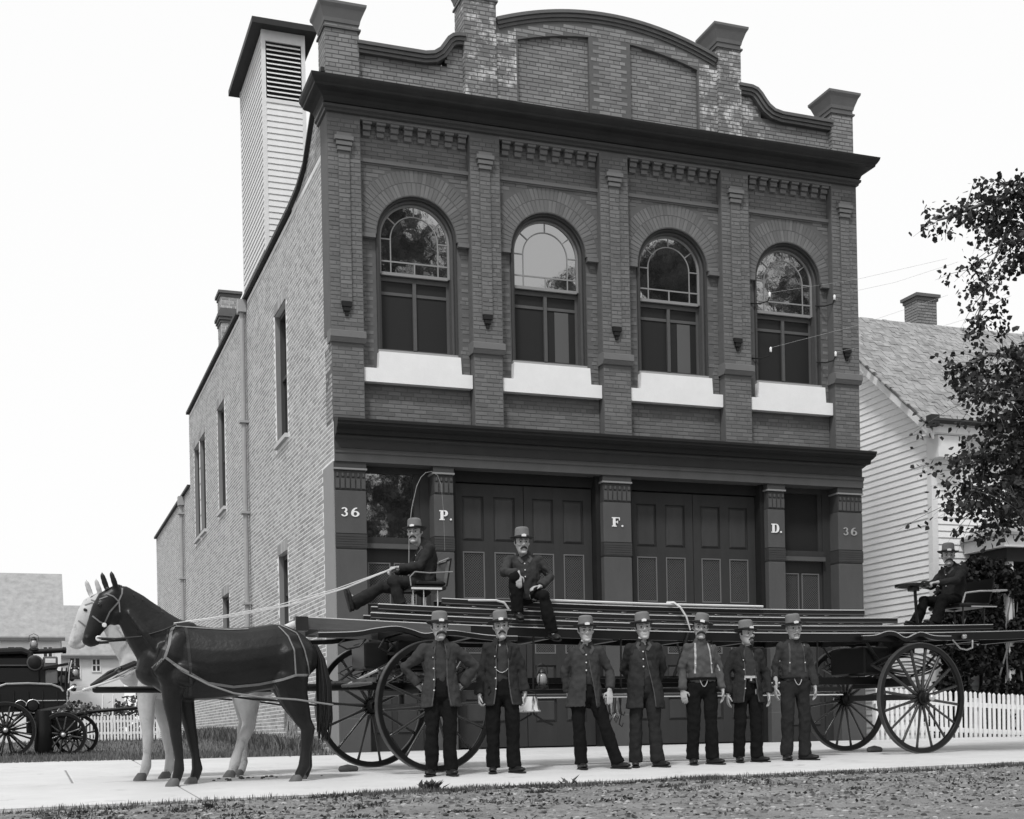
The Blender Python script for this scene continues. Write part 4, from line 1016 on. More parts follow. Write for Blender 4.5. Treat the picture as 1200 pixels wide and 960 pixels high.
def cottage(label, loc, x0, x1, y0, depth, z0, ze, zr, wins, ridge_in=0, mroof='shingle_far', eave=.3):
    c = thing('cottage', label, 'house', loc); K = lambda mb, n, m, par=c: mb.build(n, M[m] if isinstance(m, str) else m, par, world=True)
    K(MB().box(x0, x1, y0, y0+depth, z0, ze), 'wall', M['farwall'])
    ym = y0+depth/2
    K(MB().loft([[(x, y0+.1, ze+.003), (x, y0+depth-.1, ze+.003), (x, ym, zr-.05)] for x in (x0+.1, x1-.1)]), 'gable', M['farwall'])
    mb = MB()
    for s_ in (0, 1):
        f = (lambda y: y) if not s_ else (lambda y: 2*ym-y)
        sl_ = (zr-ze)/(ym-y0)
        mb.loft([[(x, f(y0-eave), ze-eave*sl_), (x, f(ym), zr), (x, f(ym), zr+.15), (x, f(y0-eave), ze-eave*sl_+.15)] for x in (x0-eave, x1+eave)])
    K(mb, 'roof', mroof)
    K(MB().box(x0-eave, x1+eave, y0-eave-.1, y0-eave-.01, ze-eave*sl_-.15, ze-eave*sl_+.06), 'gutter', 'fbrick_cop')
    for (a, b_, q0, q1) in wins:
        w_ = thing('window', None, None); w_.parent = c; w_.location = Vector((a, y0, q0)) - wloc(c)
        fm = MB(); e = .1
        fm.box(a-e, a, y0-.08, y0+.02, q0-e, q1+e); fm.box(b_, b_+e, y0-.08, y0+.02, q0-e, q1+e); fm.box(a, b_, y0-.08, y0+.02, q1, q1+e); fm.box(a, b_, y0-.08, y0+.02, q0-e, q0)
        mx, mz = (a+b_)/2, (q0+q1)/2; fm.box(mx-.05, mx+.05, y0-.07, y0+.02, q0, q1); fm.box(a, mx-.05, y0-.07, y0+.02, mz-.05, mz+.05); fm.box(mx+.05, b_, y0-.07, y0+.02, mz-.05, mz+.05)
        K(fm, 'frame', 'whitetrim', w_)
        for (p0, p1) in ((a, mx-.05), (mx+.05, b_)):
            for (r0, r1) in ((q0, mz-.05), (mz+.05, q1)): K(MB().box(p0, p1, y0-.03, y0-.01, r0, r1), 'pane', 'dglass', w_)
    return c
M['farwall'] = mat('pale_far_wall', .66, .9, .5, .05)
cottage('pale two storey cottage with a big light shingled roof at the far left edge', (-4, 100, 0), -12, 2.6, 100, 9, -1, 7.9, 12.6, [(-.9+i*0, .0, 5.3, 7.0) for i in range(1)] + [(2.0-.55, 2.0, 5.4, 7.0), (-3.2, -2.3, 5.3, 7.0)])
cottage('lower pale cottage with a small four-paned window, just left of the horses\' heads', (5, 110, 0), 2.4, 7.6, 110.5, 7, -1, 7.3, 11.2, [(5.25, 5.77, 5.85, 6.75), (3.55, 4.25, 5.3, 6.85)], mroof='shingle_far')
# ============================================================ people
M['skin'] = mat('skin', .37, .6, 30, .05)
M['hair_dark'] = mat('dark_hair', .02, .6); M['hair_grey'] = mat('grey_hair', .22, .7)
M['eye'] = mat('eye', .02, .25)
M['coat'] = mat('wool_coat', .026, .9, 9, .16, .004, 45, spec=.08); M['coat2'] = mat('worn_wool_coat', .042, .9, 9, .18, .004, 45, spec=.08)
M['trouser'] = mat('dark_trousers', .009, .95, 8, .16, .004, 45, spec=.08); M['trouser2'] = mat('worn_trousers', .022, .95, 8, .2, .004, 45, spec=.08)
M['shirt'] = mat('dark_shirt', .038, .9, 12, .12, .003, 60, spec=.08); M['shirt_mid'] = mat('grey_shirt', .075, .9, 12, .12, .003, 60, spec=.08)
M['edge'] = mat('coat_edge', .07, .9, spec=.08); M['boot'] = mat('black_boot', .015, .45)
M['hat'] = mat('grey_felt_hat', .14, .9, 9, .2, .002, 80); M['hatb'] = mat('dark_hat_brim', .015, .7)
M['badge'] = mat('hat_badge', .75, .5); M['button'] = mat('metal_button', .62, .4); M['brace'] = mat('light_braces', .36, .8); M['collar'] = mat('white_collar', .7, .8); M['chain'] = mat('watch_chain', .38, .4)
BTN = MB().lathe([(.002,-.005),(.0085,-.003),(.0085,.0),(.003,.003)], 8, axis='Y').mesh('button', M['button'])
def V(*a): return Vector(a)
def hand(mb, w_, d, p, s, curl=.35, sc=1.0, thumb=.6):
    """palm with four unequal jointed fingers and a thumb; d towards fingers, p palm side, s thumb side"""
    d = Vector(d).normalized(); s = Vector(s); s = (s - d*s.dot(d)).normalized(); p_ = d.cross(s).normalized(); 
    if p_.dot(Vector(p)) < 0: p_ = -p_
    w_ = Vector(w_); k = sc
    mb.tube([w_-d*.03*k, w_+d*.015*k, w_+d*.055*k, w_+d*.092*k], [.027*k, .031*k, .041*k, .040*k], 10, ref=s, flats=[.75, .6, .38, .34])
    for o, l in ((.029, .074), (.010, .084), (-.010, .078), (-.028, .060)):
        b_ = w_ + d*.088*k + s*o*k; q = curl*.7; a = b_; pts = [a]
        for seg in (.45, .32, .26):
            dd = d*math.cos(q) + p_*math.sin(q) + s*o*1.2; a = a + dd*l*seg*k; pts.append(a); q += curl*.9
        mb.tube(pts, [.0098*k, .0092*k, .0085*k, .0070*k], 7)
    t0 = w_ + d*.028*k + s*.028*k; t1 = t0 + (d*.55 + s*.75 + p_*.3).normalized()*.036*k; t2 = t1 + (d*.9 + s*.25 + p_*thumb*.6).normalized()*.030*k; t3 = t2 + (d*.95 - s*.05 + p_*thumb).normalized()*.022*k
    mb.tube([t0-s*.01, t1, t2, t3], [.0135*k, .012*k, .0105*k, .008*k], 7)
def head_mesh(mb, Mh):
    i0 = len(mb.v); N = 20
    prof = [(-.118,.018,-.066,-.030),(-.112,.032,-.084,-.012),(-.095,.044,-.091,.010),(-.072,.053,-.088,.035),(-.048,.060,-.086,.058),(-.022,.066,-.083,.076),(.0,.069,-.079,.087),(.018,.070,-.070,.092),(.034,.072,-.083,.096),(.055,.073,-.084,.097),(.08,.067,-.074,.088),(.10,.052,-.052,.068),(.113,.028,-.026,.038),(.117,.01,-.01,.016)]
    rings = []
    for z, hx, yf, yb in prof:
        cy = (yf*.35+yb*.65) if z < .0 else (yf+yb)/2; rg = []
        for j in range(N):
            q = 2*PI*j/N; c, s_ = math.cos(q), math.sin(q); e = .85
            x = hx*math.copysign(abs(c)**e, c); y = cy + ((cy-yf) if s_ < 0 else (yb-cy))*math.copysign(abs(s_)**e, s_); rg.append((x, y, z))
        rings.append(rg)
    mb.loft(rings)
    mb.tube([(0,-.078,.026), (0,-.092,.006), (0,-.106,-.016), (0,-.100,-.026)], [.008,.010,.0145,.012], 8, flat=.8)      # nose
    mb.tube([(-.014,-.094,-.024), (.014,-.094,-.024)], .009, 6)
    mb.tube([(-.056,-.066,.034), (-.03,-.082,.037), (0,-.084,.032), (.03,-.082,.037), (.056,-.066,.034)], .0095, 6)          # brow
    for s_ in (-1, 1):
        mb.tube([(s_*.040,-.072,-.016), (s_*.052,-.058,-.010), (s_*.062,-.035,-.004)], [.013,.014,.010], 6)                  # cheek bone
        mb.tube([(s_*.071,.012,.022), (s_*.080,.016,.012), (s_*.078,.012,-.008), (s_*.071,.008,-.022)], [.008,.012,.011,.006], 6, flat=.55)   # ear
    mb.tube([(-.022,-.086,-.056), (0,-.093,-.054), (.022,-.086,-.056)], [.004,.0065,.004], 6); mb.tube([(-.018,-.084,-.067), (0,-.091,-.068), (.018,-.084,-.067)], [.004,.0075,.004], 6)
    mb.tube([(-.012,-.086,-.098), (.012,-.086,-.098)], .014, 6)
    mb.xf(Mh, i0)
STAND = dict(pel=(0,0,.93), shc=(0,.015,1.405), head=(0,-.012,1.578), hy=0, hp=0, hr=0,
    Lsh=(.150,.015,1.35), Rsh=(-.150,.015,1.35), Lel=(.222,.035,1.11), Rel=(-.222,.035,1.11), Lwr=(.235,-.03,.865), Rwr=(-.235,-.03,.865),
    Ld=(.02,-.1,-1), Rd=(-.02,-.1,-1), Ls=(0,-1,0), Rs=(0,-1,0), Lp=(-1,0,0), Rp=(1,0,0), Lc=.35, Rc=.35,
    Lhip=(.09,0,.90), Rhip=(-.09,0,.90), Lkn=(.105,-.02,.49), Rkn=(-.105,-.02,.49), Lan=(.115,.02,.085), Ran=(-.115,.02,.085), Lto=(.05,-1,0), Rto=(-.05,-1,0), sit=False)
def person(label, loc, rz, ps=None, top='open', hairm='hair_dark', mous=1, beard=0, coat='coat', trou='trouser', shirt='shirt', scale=1.0, seed=0, hatty=0, group=None, extra=None, collar=False, skirt=.20, belly=1.0, hands='both'):
    p = dict(STAND); p.update(ps or {}); G = lambda k: Vector(p[k])
    t = thing('person', label, 'person', loc, rz, group); t.scale = (scale,)*3
    pel, shc, hd = G('pel'), G('shc'), G('head'); up = (shc-pel).normalized(); sd = (G('Lsh')-G('Rsh')).normalized(); fw = sd.cross(up).normalized()   # backwards is -fw?
    fw = -fw if fw.y > 0 else fw
    at_ = lambda k: pel.lerp(shc, k)
    hrr = random.Random(seed*13+5); Mh = Matrix.Translation(hd) @ Matrix.Rotation(R(p['hy']), 4, 'Z') @ Matrix.Rotation(R(p['hp']), 4, 'X') @ Matrix.Rotation(R(p['hr'] + hrr.uniform(-4, 4)), 4, 'Y') @ Matrix.Diagonal((1.10*hrr.uniform(.95, 1.07), 1.09*hrr.uniform(.97, 1.04), 1.10*hrr.uniform(.96, 1.05), 1))
    nk = hd + V(0,.018,-.085)
    # --- body
    b = MB()
    b.tube([at_(-.06), at_(.12), at_(.45), at_(.8), at_(.97)], [.13,.13,.118,.12,.08], 14, ref=sd, flats=[.62,.62,.62,.62,.6])
    b.tube([at_(.95), shc+up*.03, nk, hd+V(0,.01,-.04)], [.075,.055,.054,.05], 12)
    head_mesh(b, Mh)
    for s_ in 'LR':
        sh, el, wr = G(s_+'sh'), G(s_+'el'), G(s_+'wr'); b.tube([shc.lerp(sh,.5), sh, sh.lerp(el,.5), el, el.lerp(wr,.4), wr], [.035,.040,.040,.036,.034,.026], 10)
        if s_ in (hands if hands != 'both' else 'LR'): hand(b, wr, p[s_+'d'], p[s_+'p'], p[s_+'s'], p[s_+'c'])
        hp, kn, an = G(s_+'hip'), G(s_+'kn'), G(s_+'an'); b.tube([hp, hp.lerp(kn,.5), kn, kn.lerp(an,.35), an], [.085,.072,.052,.05,.036], 10)
        to = Vector(p[s_+'to']).normalized(); b.tube([an, an+V(0,0,-.03)+to*.05, an+V(0,0,-.05)+to*.14], [.026,.024,.018], 8)
    put('body', remesh(b, .0075, 1), M['skin'], t)
    # --- face details
    for s_ in (-1, 1): MB().lathe([(.001,-.008),(.005,-.006),(.0085,-.001),(.005,.004)], 8, (s_*.031,-.0715,.012), axis='Y').xf(Mh).build('eye', M['eye'], t, smooth=True)
    for s_ in (-1, 1): MB().tube([(s_*.014,-.092,.034), (s_*.034,-.0905,.039), (s_*.054,-.073,.034)], [.003,.004,.002], 6).xf(Mh).build('eyebrow', M[hairm], t, smooth=True)
    hr = MB(); 
    for zc, rad in ((.05,.020), (.028,.022), (.004,.020), (-.022,.017)):
        pts = [(math.cos(R(a))*.066, .014+math.sin(R(a))*.078, zc) for a in ((-12, 20, 55, 90, 125, 160, 192) if zc > -.01 else (25, 55, 90, 125, 155))]
        hr.tube(pts, rad, 7, flat=.7)
    if beard:
        hr.tube([(-.018,-.090,-.092), (0,-.098,-.104), (.018,-.090,-.092)], [.012,.017,.012], 7)
        hr.tube([(0,-.095,-.085), (0,-.10,-.135)], [.016,.008], 7)
    hm = hr.xf(Mh); put('hair', remesh(hm, .007, 1), M[hairm], t)
    if mous:
        e = MB(); k = 1.25 if mous == 2 else 1.0
        for s_ in (-1, 1): e.tube([(0,-.100,-.040), (s_*.016*k,-.101,-.045), (s_*.030*k,-.092,-.055), (s_*.038*k,-.084,-.066*k)], [.0085*k,.0095*k,.008*k,.003], 7)
        e.xf(Mh).build('moustache', M[hairm], t, smooth=True)
    # --- hat: hard felt with narrow curled brim and a metal badge
    hh = MB().lathe([(.0,.205),(.045,.204),(.072,.198),(.085,.184),(.089,.165),(.093,.10),(.099,.060),(.103,.045)], 24)
    tilt = {0: 0, 1: 7, 2: -6}[hatty]; Mt = Mh @ Matrix.Translation((0,.006,.012)) @ Matrix.Rotation(R(-4), 4, 'X') @ Matrix.Rotation(R(tilt), 4, 'Y') @ Matrix.Diagonal((.82,.95,.78,1))
    o = hh.xf(Mt).build('hat', M['hat'], t, smooth=True)
    br = MB(); rings = []
    for k, (r_, z) in enumerate(((.098,.046),(.125,.038),(.148,.038),(.160,.046),(.158,.052),(.147,.046),(.125,.045),(.098,.060))):
        rings.append([(r_*math.cos(q)*(1.0), r_*math.sin(q)*(1.0), z + (.020*math.cos(q)**2*max(0,(r_-.1)/.06))) for q in (2*PI*j/24 for j in range(24))])
    br.loft(rings+[rings[0]], caps=False).xf(Mt).build('hat_brim', M['hatb'], o, smooth=True)
    MB().lathe([(.1045,.058),(.103,.082),(.099,.082),(.100,.058)], 24).xf(Mt).build('hat_band', M['hatb'], o, smooth=True)
    MB().poly([(-.028,.060),(.028,.060),(.030,.088),(.0,.096),(-.030,.088)], -.112, -.098).xf(Mt).build('badge', M['badge'], o)
    # --- trousers
    tm = MB(); tm.tube([at_(-.10), at_(.02), at_(.22)], [.155,.158,.150], 16, ref=sd, flats=[.72,.72,.72])
    for s_ in 'LR':
        hp, kn, an = G(s_+'hip'), G(s_+'kn'), G(s_+'an')
        tm.tube([hp, hp.lerp(kn,.4), kn, kn.lerp(an,.5), an-(kn-an).normalized()*.022], [.094,.088,.074,.074,.080], 12, caps='flat' )
        tm.tube([hp, hp+V(0,0,.01)], .094, 10); tm.tube([kn, kn+V(0,0,.005)], .077, 10)
    trm = remesh(tm, .011, 2, .017, (6,6,5), seed*7+1); put('trousers', trm, M[trou], t)
    for s_ in 'LR':
        an, kn = G(s_+'an'), G(s_+'kn'); to = Vector(p[s_+'to']).normalized(); dn = (an-kn).normalized() if p['sit'] else V(0,0,-1); sdv = to.cross(dn).normalized(); dn = sdv.cross(to).normalized(); dn = -dn if dn.dot(an-kn) < 0 else dn
        bo = MB(); h = an + dn*.045
        bo.tube([h-to*.055, h, h+to*.07, h+to*.13, h+to*.175], [.036,.040,.043,.044,.034], 12, ref=sdv, flats=[.95,.95,.85,.68,.6])
        bo.tube([an-dn*.09, an, h], [.044,.045,.042], 10)
        sm = remesh(bo, .009, 1); bt = put('boot', sm, M['boot'], t)
        so_ = MB(); so_.loft([[h + dn*z_ + to*a*1.02 + sdv*b_ for a, b_ in ((-.09,-.02),(-.05,-.036),(.05,-.040),(.13,-.046),(.19,-.030),(.212,0),(.19,.030),(.13,.046),(.05,.040),(-.05,.036),(-.09,.02))] for z_ in (.024,.040)])
        so_.build('sole', M['hatb'], bt)
    # --- coat or shirt
    c = MB(); by = belly; open_ = top in ('open', 'half', 'shut')
    if open_:
        lo = [-skirt/.47*1.0, -skirt/.47*.5] if not p['sit'] else [-.12]
        hw = ([.222,.205] if not p['sit'] else [.19]) + ([.192,.170,.170,.170,.142,.082] if not p['sit'] else [.20,.19,.195,.192,.158,.088]); fl = ([.66,.66] if not p['sit'] else [.72]) + [.68*by,.70*by,.66*by,.62,.60,.85]
        c.tube([at_(k) for k in lo + [.05,.36,.62,.80,.94,1.05]], hw, 20, ref=sd, flats=fl, caps='flat')
        r_s = [.062,.066,.061,.057,.053,.052]
    else:
        c.tube([at_(k) for k in (.16,.36,.62,.80,.94,1.05)], [.160,.164,.165,.164,.138,.078], 20, ref=sd, flats=[.72*by,.74*by,.68*by,.62,.56,.62], caps='flat')
        c.tube([at_(.16), at_(.22)], .168, 18, ref=sd, flats=[.78*by]*2)
        r_s = [.058,.061,.055,.050,.046,.040]
    c.tube([at_(.96), shc+up*.03, shc.lerp(nk, .68)], [.085,.080,.069], 14, caps='flat')
    for s_ in 'LR':
        sh, el, wr = G(s_+'sh'), G(s_+'el'), G(s_+'wr'); we = wr+(el-wr).normalized()*.012
        c.tube([shc.lerp(sh,.55)-up*.01, sh, sh.lerp(el,.5), el, el.lerp(we,.5), we], r_s, 12, caps='flat'); c.tube([sh, sh-up*.002], r_s[1]*1.03, 10); c.tube([el, el-up*.004], r_s[3]*1.0, 10)
    cm = remesh(c, .0105, 2, .022 if open_ else .028, (7,7,4.5), seed*3+5)
    tree = bvh(cm)
    OW = None
    if not p['sit'] and top in ('open', 'half'):
        kh = -skirt/.47
        if top == 'open': ks_ = [kh-.1, -.15, .2, .45, .75, .95, 1.2]; ws_ = [.105, .075, .058, .058, .060, .045, .035]; cs_ = [0]*7
        else: ks_ = [kh-.1, -.15, .2, .50, .78, .86, .95, 1.2]; ws_ = [.075, .055, .032, .014, .002, .012, .040, .045]; cs_ = [.045, .04, .028, .015, .005, 0, 0, 0]
        OW = lambda k: (float(np.interp(k, ks_, ws_)), float(np.interp(k, ks_, cs_)))
        bm = bmesh.new(); bm.from_mesh(cm); dele = []
        for f in bm.faces:
            q = f.calc_center_median(); k = (q-pel).dot(up)/(shc-pel).length; x = (q-pel).dot(sd); w_, c_ = OW(k); dy = q.y - at_(k).y
            if (k < kh+.03 and f.normal.z < -.6) or (abs(x-c_) < w_ and dy < -.03 and k < 1.10): dele.append(f)
        bmesh.ops.delete(bm, geom=dele, context='FACES')
        bm.to_mesh(cm); bm.free(); cm = thicken(cm, .009); cm.polygons.foreach_set('use_smooth', [True]*len(cm.polygons))
        inn = MB(); inn.tube([at_(k) for k in (.10,.36,.62,.80,.94,1.05)], [.150,.148,.150,.150,.125,.070], 20, ref=sd, flats=[.74*by,.76*by,.70*by,.64,.62,.85], caps='flat')
        put('shirt', remesh(inn, .0105, 2, .018, (8,8,6), seed*5+2), M[shirt], t)
    co = put('coat' if open_ else 'shirt', cm, M[coat if open_ else shirt], t)
    ttree = bvh(trm)
    org = at_(.5) + fw*1.2 if False else V(0,-2,0)
    def on(x, k, tr=tree):
        q = at_(k) + sd*x; h = tr.ray_cast(q + (-V(0,1,0))*1.0, V(0,1,0)); return h[0] if h[0] else q
    def strip(pts, w_, m, name, par=co, tr=tree, off=.005, thick=.006):
        s2 = MB(); drape(s2, tr, [at_(k)+sd*x for x, k in pts], w_, (0,1,0), (0,-1.5,0), off, .02, thick)
        if s2.f: return s2.build(name, M[m], par)
    if p['sit']: pass
    if top == 'open':
        kb = -skirt/.47
        for s_ in (-1, 1):
            strip([(s_*(OW(k)[0]+.008), k) for k in (1.0,.8,.6,.4,.2,0,-.2,kb+.04)], .012, 'edge', 'coat_edge', off=.008)
            strip([(s_*.062,1.01),(s_*.092,.92),(s_*.080,.78),(s_*.068,.66)], .034, coat, 'lapel', off=.012, thick=.006)
        bx = -.076; ks = (.70,.45,.20,-.04)
    elif top == 'half':
        kb = -skirt/.47
        if OW: strip([(OW(k)[0]+OW(k)[1]+.006, k) for k in (.8,.6,.4,.2,0,-.2,kb+.04)], .010, 'edge', 'coat_edge', off=.007)
        for s_ in (-1, 1): strip([(s_*.05,1.03),(s_*.074,.95),(s_*.035,.83)], .032, 'edge', 'lapel', off=.010, thick=.008)
        bx = -.012; ks = (.80,.62,.44)
    elif top == 'shut':
        strip([(.0,1.03),(.0,.93)], .06, shirt, 'shirt_front'); strip([(.015,.92),(.02,.5),(.03,.1),(.06,-skirt/.47+.04)], .014, 'edge', 'coat_edge', off=.009)
        for s_ in (-1, 1): strip([(s_*.045,1.03),(s_*.068,.96),(s_*.02,.90)], .034, 'edge', 'lapel', off=.012, thick=.01)
        bx = .0; ks = (.86,.64,.42,.2)
    else: ks = ()
    if ks and top in ('open','half','shut'):
        for k in ks[:4 if top == 'open' else 3]:
            q = on(bx, k); inst('button', BTN, t, q - V(0,.009,0))
    if top == 'braces':
        for s_ in (-1, 1): strip([(s_*.075,1.01),(s_*.085,.8),(s_*.095,.45),(s_*.10,.26)], .019, 'edge' if extra == 'dark' else 'brace', 'brace', par=t)
        belt = MB(); belt.tube([at_(.10), at_(.16)], .184, 20, ref=sd, flats=[.76*by]*2, caps='flat'); belt.build('waistband', M[trou], t, smooth=True)
        tr_ = bvh(trm)
        ch = MB(); pts = []
        for k in range(9):
            u = -1+2*k/8; x = u*.045; kk = .10 - .16*(1-u*u); q = at_(kk)+sd*x; h = ttree.ray_cast(q-V(0,1,0), V(0,1,0)); q = h[0] if h[0] else q; pts.append(q - V(0,.014,0))
        ch.tube(pts, .005, 5).build('watch_chain', M['chain'], t)
        for s_ in (-1, 1): inst('button', BTN, t, on(s_*.095, .50) - V(0,.012,0))
    if top == 'open' and extra == 'belt':
        strip([(-.075,.26),(0,.25),(.075,.26)], .03, 'brace', 'belt', par=t, off=.010); strip([(0,.25),(-.005,.15)], .018, 'brace', 'belt_end', par=t, off=.012)
    if collar: MB().tube([nk+V(-.05,-.025,-.02)+V(0,0,0), nk+V(-.03,-.055,-.03), nk+V(0,-.062,-.034), nk+V(.03,-.055,-.03), nk+V(.05,-.025,-.02)], .011, 6).build('collar', M['collar'], t, smooth=True)
    if top == 'open' and extra == 'chain':
        strip([(-.07,.40),(-.03,.34),(.0,.33),(.04,.37),(.06,.42)], .007, 'chain', 'watch_chain', par=t, off=.014)
    return t
GR = 'firemen lined up in front of the ladder wagon'
gm = lambda x, y: (x, y, gz(x, y))
person('leftmost standing fireman, open coat, hands on hips, heavy dark moustache', gm(4.32, 14.05), R(-16), dict(
    Lel=(.37,.10,1.17), Rel=(-.38,.08,1.17), Lwr=(.225,.085,.97), Rwr=(-.235,.09,.97), Ld=(-.6,.6,-.35), Rd=(.6,.6,-.35), Ls=(0,-.4,1), Rs=(0,-.4,1), Lp=(-1,0,0), Rp=(1,0,0),
    Lan=(.085,.02,.085), Ran=(-.115,.02,.085), Lkn=(.085,-.02,.49), Lto=(.3,-1,0), Rto=(-.3,-1,0), hy=10, hp=3, hr=3), 'open', mous=2, coat='coat2', seed=1, group=GR, scale=1.03)
person('standing fireman, second from the left, open coat and watch chain, arms hanging, dark moustache', gm(5.06, 14.12), R(-16), dict(
    Rwr=(-.25,-.05,.85), Lwr=(.245,-.02,.87), Rc=1.0, Lc=.5, Lto=(.55,-1,0), Rto=(-.1,-1,0)), 'open', mous=1, seed=2, group=GR, extra='chain', scale=1.035)
person('clean-shaven standing fireman in a half-buttoned coat, legs set apart, hand on his thigh', gm(6.13, 14.2), R(-14), dict(
    pel=(-.02,0,.91), Lhip=(.07,0,.88), Rhip=(-.11,0,.88), Lkn=(.20,-.04,.47), Lan=(.33,-.03,.085), Rkn=(-.10,-.02,.48), Ran=(-.08,.02,.085), Lto=(.75,-1,0), Rto=(.1,-1,0),
    Lel=(.275,.03,1.12), Lwr=(.245,-.11,.90), Ld=(-.05,-.25,-1), Lp=(0,1,0), Ls=(-1,-.2,0), Lc=.15, Rel=(-.24,.09,1.12), Rwr=(-.20,.12,.88), hp=2), 'half', mous=0, seed=3, group=GR, collar=True, coat='coat2', scale=1.01)
person('clean-shaven young fireman in a buttoned dark coat, hands behind his back', gm(6.84, 14.15), R(-22), dict(
    Lel=(.225,.10,1.13), Rel=(-.225,.10,1.13), Lwr=(.10,.17,.92), Rwr=(-.10,.17,.95), Ld=(-1,.1,-.3), Rd=(1,.1,-.3), Lp=(0,-1,0), Rp=(0,-1,0), Ls=(0,0,1), Rs=(0,0,1),
    Lan=(.14,.0,.085), Lto=(.7,-1,0), Rto=(-.05,-1,0), hy=6), 'half', mous=0, seed=4, group=GR, collar=True, skirt=.26, trou='trouser2', scale=1.03)
person('fireman in shirt and pale braces with a looped watch chain, third from the right', gm(7.62, 14.2), R(-14), dict(
    Lwr=(.24,-.04,.87), Rwr=(-.24,-.06,.87), Rd=(.15,-.15,-1), Rp=(0,1,0), Rs=(1,-.3,0), Lto=(.6,-1,0), Rto=(-.1,-1,0), hy=-8, hp=2), 'braces', mous=2, beard=0, seed=5, group=GR, shirt='shirt_mid', scale=1.03, hatty=1)
person('stout standing fireman in an open coat and pale belt, dark goatee, second from the right', gm(8.30, 14.3), R(-10), dict(
    Lwr=(.265,-.03,.84), Rwr=(-.265,-.03,.84), Lel=(.25,.03,1.11), Rel=(-.25,.03,1.11), Lto=(.6,-1,0), Rto=(-.2,-1,0), hy=22), 'open', mous=1, beard=1, seed=6, group=GR, extra='belt', belly=1.12, scale=.985)
person('rightmost standing fireman in dark braces and worn trousers, hat brim shading his grey moustache', gm(8.97, 14.3), R(-12), dict(
    Lwr=(.245,-.02,.88), Rwr=(-.245,-.02,.88), Rd=(-.02,-.05,-1), Lto=(.75,-1,0), Rto=(-.1,-1,0), hp=6), 'braces', extra='dark', hairm='hair_grey', mous=1, seed=7, group=GR, trou='trouser2', shirt='shirt', scale=1.03, hatty=2)
# driver on the front seat, facing the horses
person('driver sitting on the front wagon seat holding the reins, one leg stretched out', (4.50, 15.25, 1.0), R(-90), dict(sit=True,
    pel=(0,.0,1.06), shc=(0,.04,1.49), head=(.0,-.10,1.665), hy=58, hp=2, Lsh=(.17,.03,1.46), Rsh=(-.17,.03,1.46),
    Lel=(.21,-.10,1.25), Rel=(-.20,-.12,1.25), Lwr=(.10,-.33,1.235), Rwr=(-.02,-.33,1.22), Ld=(-.3,-1,0), Rd=(.3,-1,-.1), Lp=(0,0,-1), Rp=(0,0,-1), Ls=(-1,-.5,0), Rs=(1,-.5,0), Lc=1.1, Rc=1.1,
    Lhip=(.09,-.02,1.04), Rhip=(-.09,-.02,1.04), Lkn=(.13,-.40,1.07), Rkn=(-.12,-.50,1.02), Lan=(.13,-.33,.82), Ran=(-.12,-.82,.83), Lto=(0,-1,-.1), Rto=(0,-.25,1)), 'half', mous=1, seed=8, scale=.99, coat='coat', trou='trouser2')
# man lounging on top of the ladders
person('man sitting on top of the stacked ladders, one leg dangling and one knee drawn up', (5.68, 14.98, .92), R(-12), dict(sit=True,
    pel=(0,.02,1.0), shc=(-.0,-.02,1.44), head=(-.03,-.07,1.60), hy=4, hp=4, Lsh=(.185,-.02,1.40), Rsh=(-.185,-.02,1.40),
    Lel=(.31,-.05,1.20), Lwr=(.14,-.26,1.06), Ld=(-.8,-.5,-.1), Lp=(0,.3,-1), Ls=(-.4,-1,0), Lc=.45, Rel=(-.27,-.20,1.25), Rwr=(-.13,-.36,1.20), Rd=(.05,-.25,-1), Rp=(0,1,0), Rs=(1,0,0), Rc=.3,
    Lhip=(.10,-.03,.99), Rhip=(-.10,-.03,.99), Lkn=(.17,-.40,.93), Rkn=(-.16,-.32,1.17), Lan=(.26,-.36,.52), Ran=(-.13,-.27,.78), Lto=(.25,-1,-.25), Rto=(.1,-1,-.35)), 'half', mous=1, seed=9, scale=1.0, coat='coat2')
# tillerman at the back
person('tillerman seated at the rear steering wheel under the dark vine, looking to the street', (12.30, 15.45, 1.0), R(-80), dict(sit=True,
    pel=(0,.0,1.0), shc=(0,-.02,1.44), head=(.0,-.10,1.61), hy=50, hp=4, Lsh=(.18,-.02,1.40), Rsh=(-.18,-.02,1.40),
    Lel=(.24,-.22,1.24), Lwr=(.10,-.44,1.22), Ld=(-.2,-1,-.1), Rel=(-.22,-.2,1.22), Rwr=(-.14,-.43,1.22), Rd=(.1,-1,-.1), Lp=(0,0,-1), Rp=(0,0,-1), Ls=(-1,-.5,0), Rs=(1,-.5,0), Lc=.9, Rc=.9,
    Lhip=(.09,-.02,.99), Rhip=(-.09,-.02,.99), Lkn=(.17,-.42,.98), Rkn=(-.16,-.42,.98), Lan=(.15,-.55,.66), Ran=(-.15,-.60,.68), Lto=(0,-1,.35), Rto=(0,-1,.3)), 'half', mous=2, seed=10, scale=1.0)

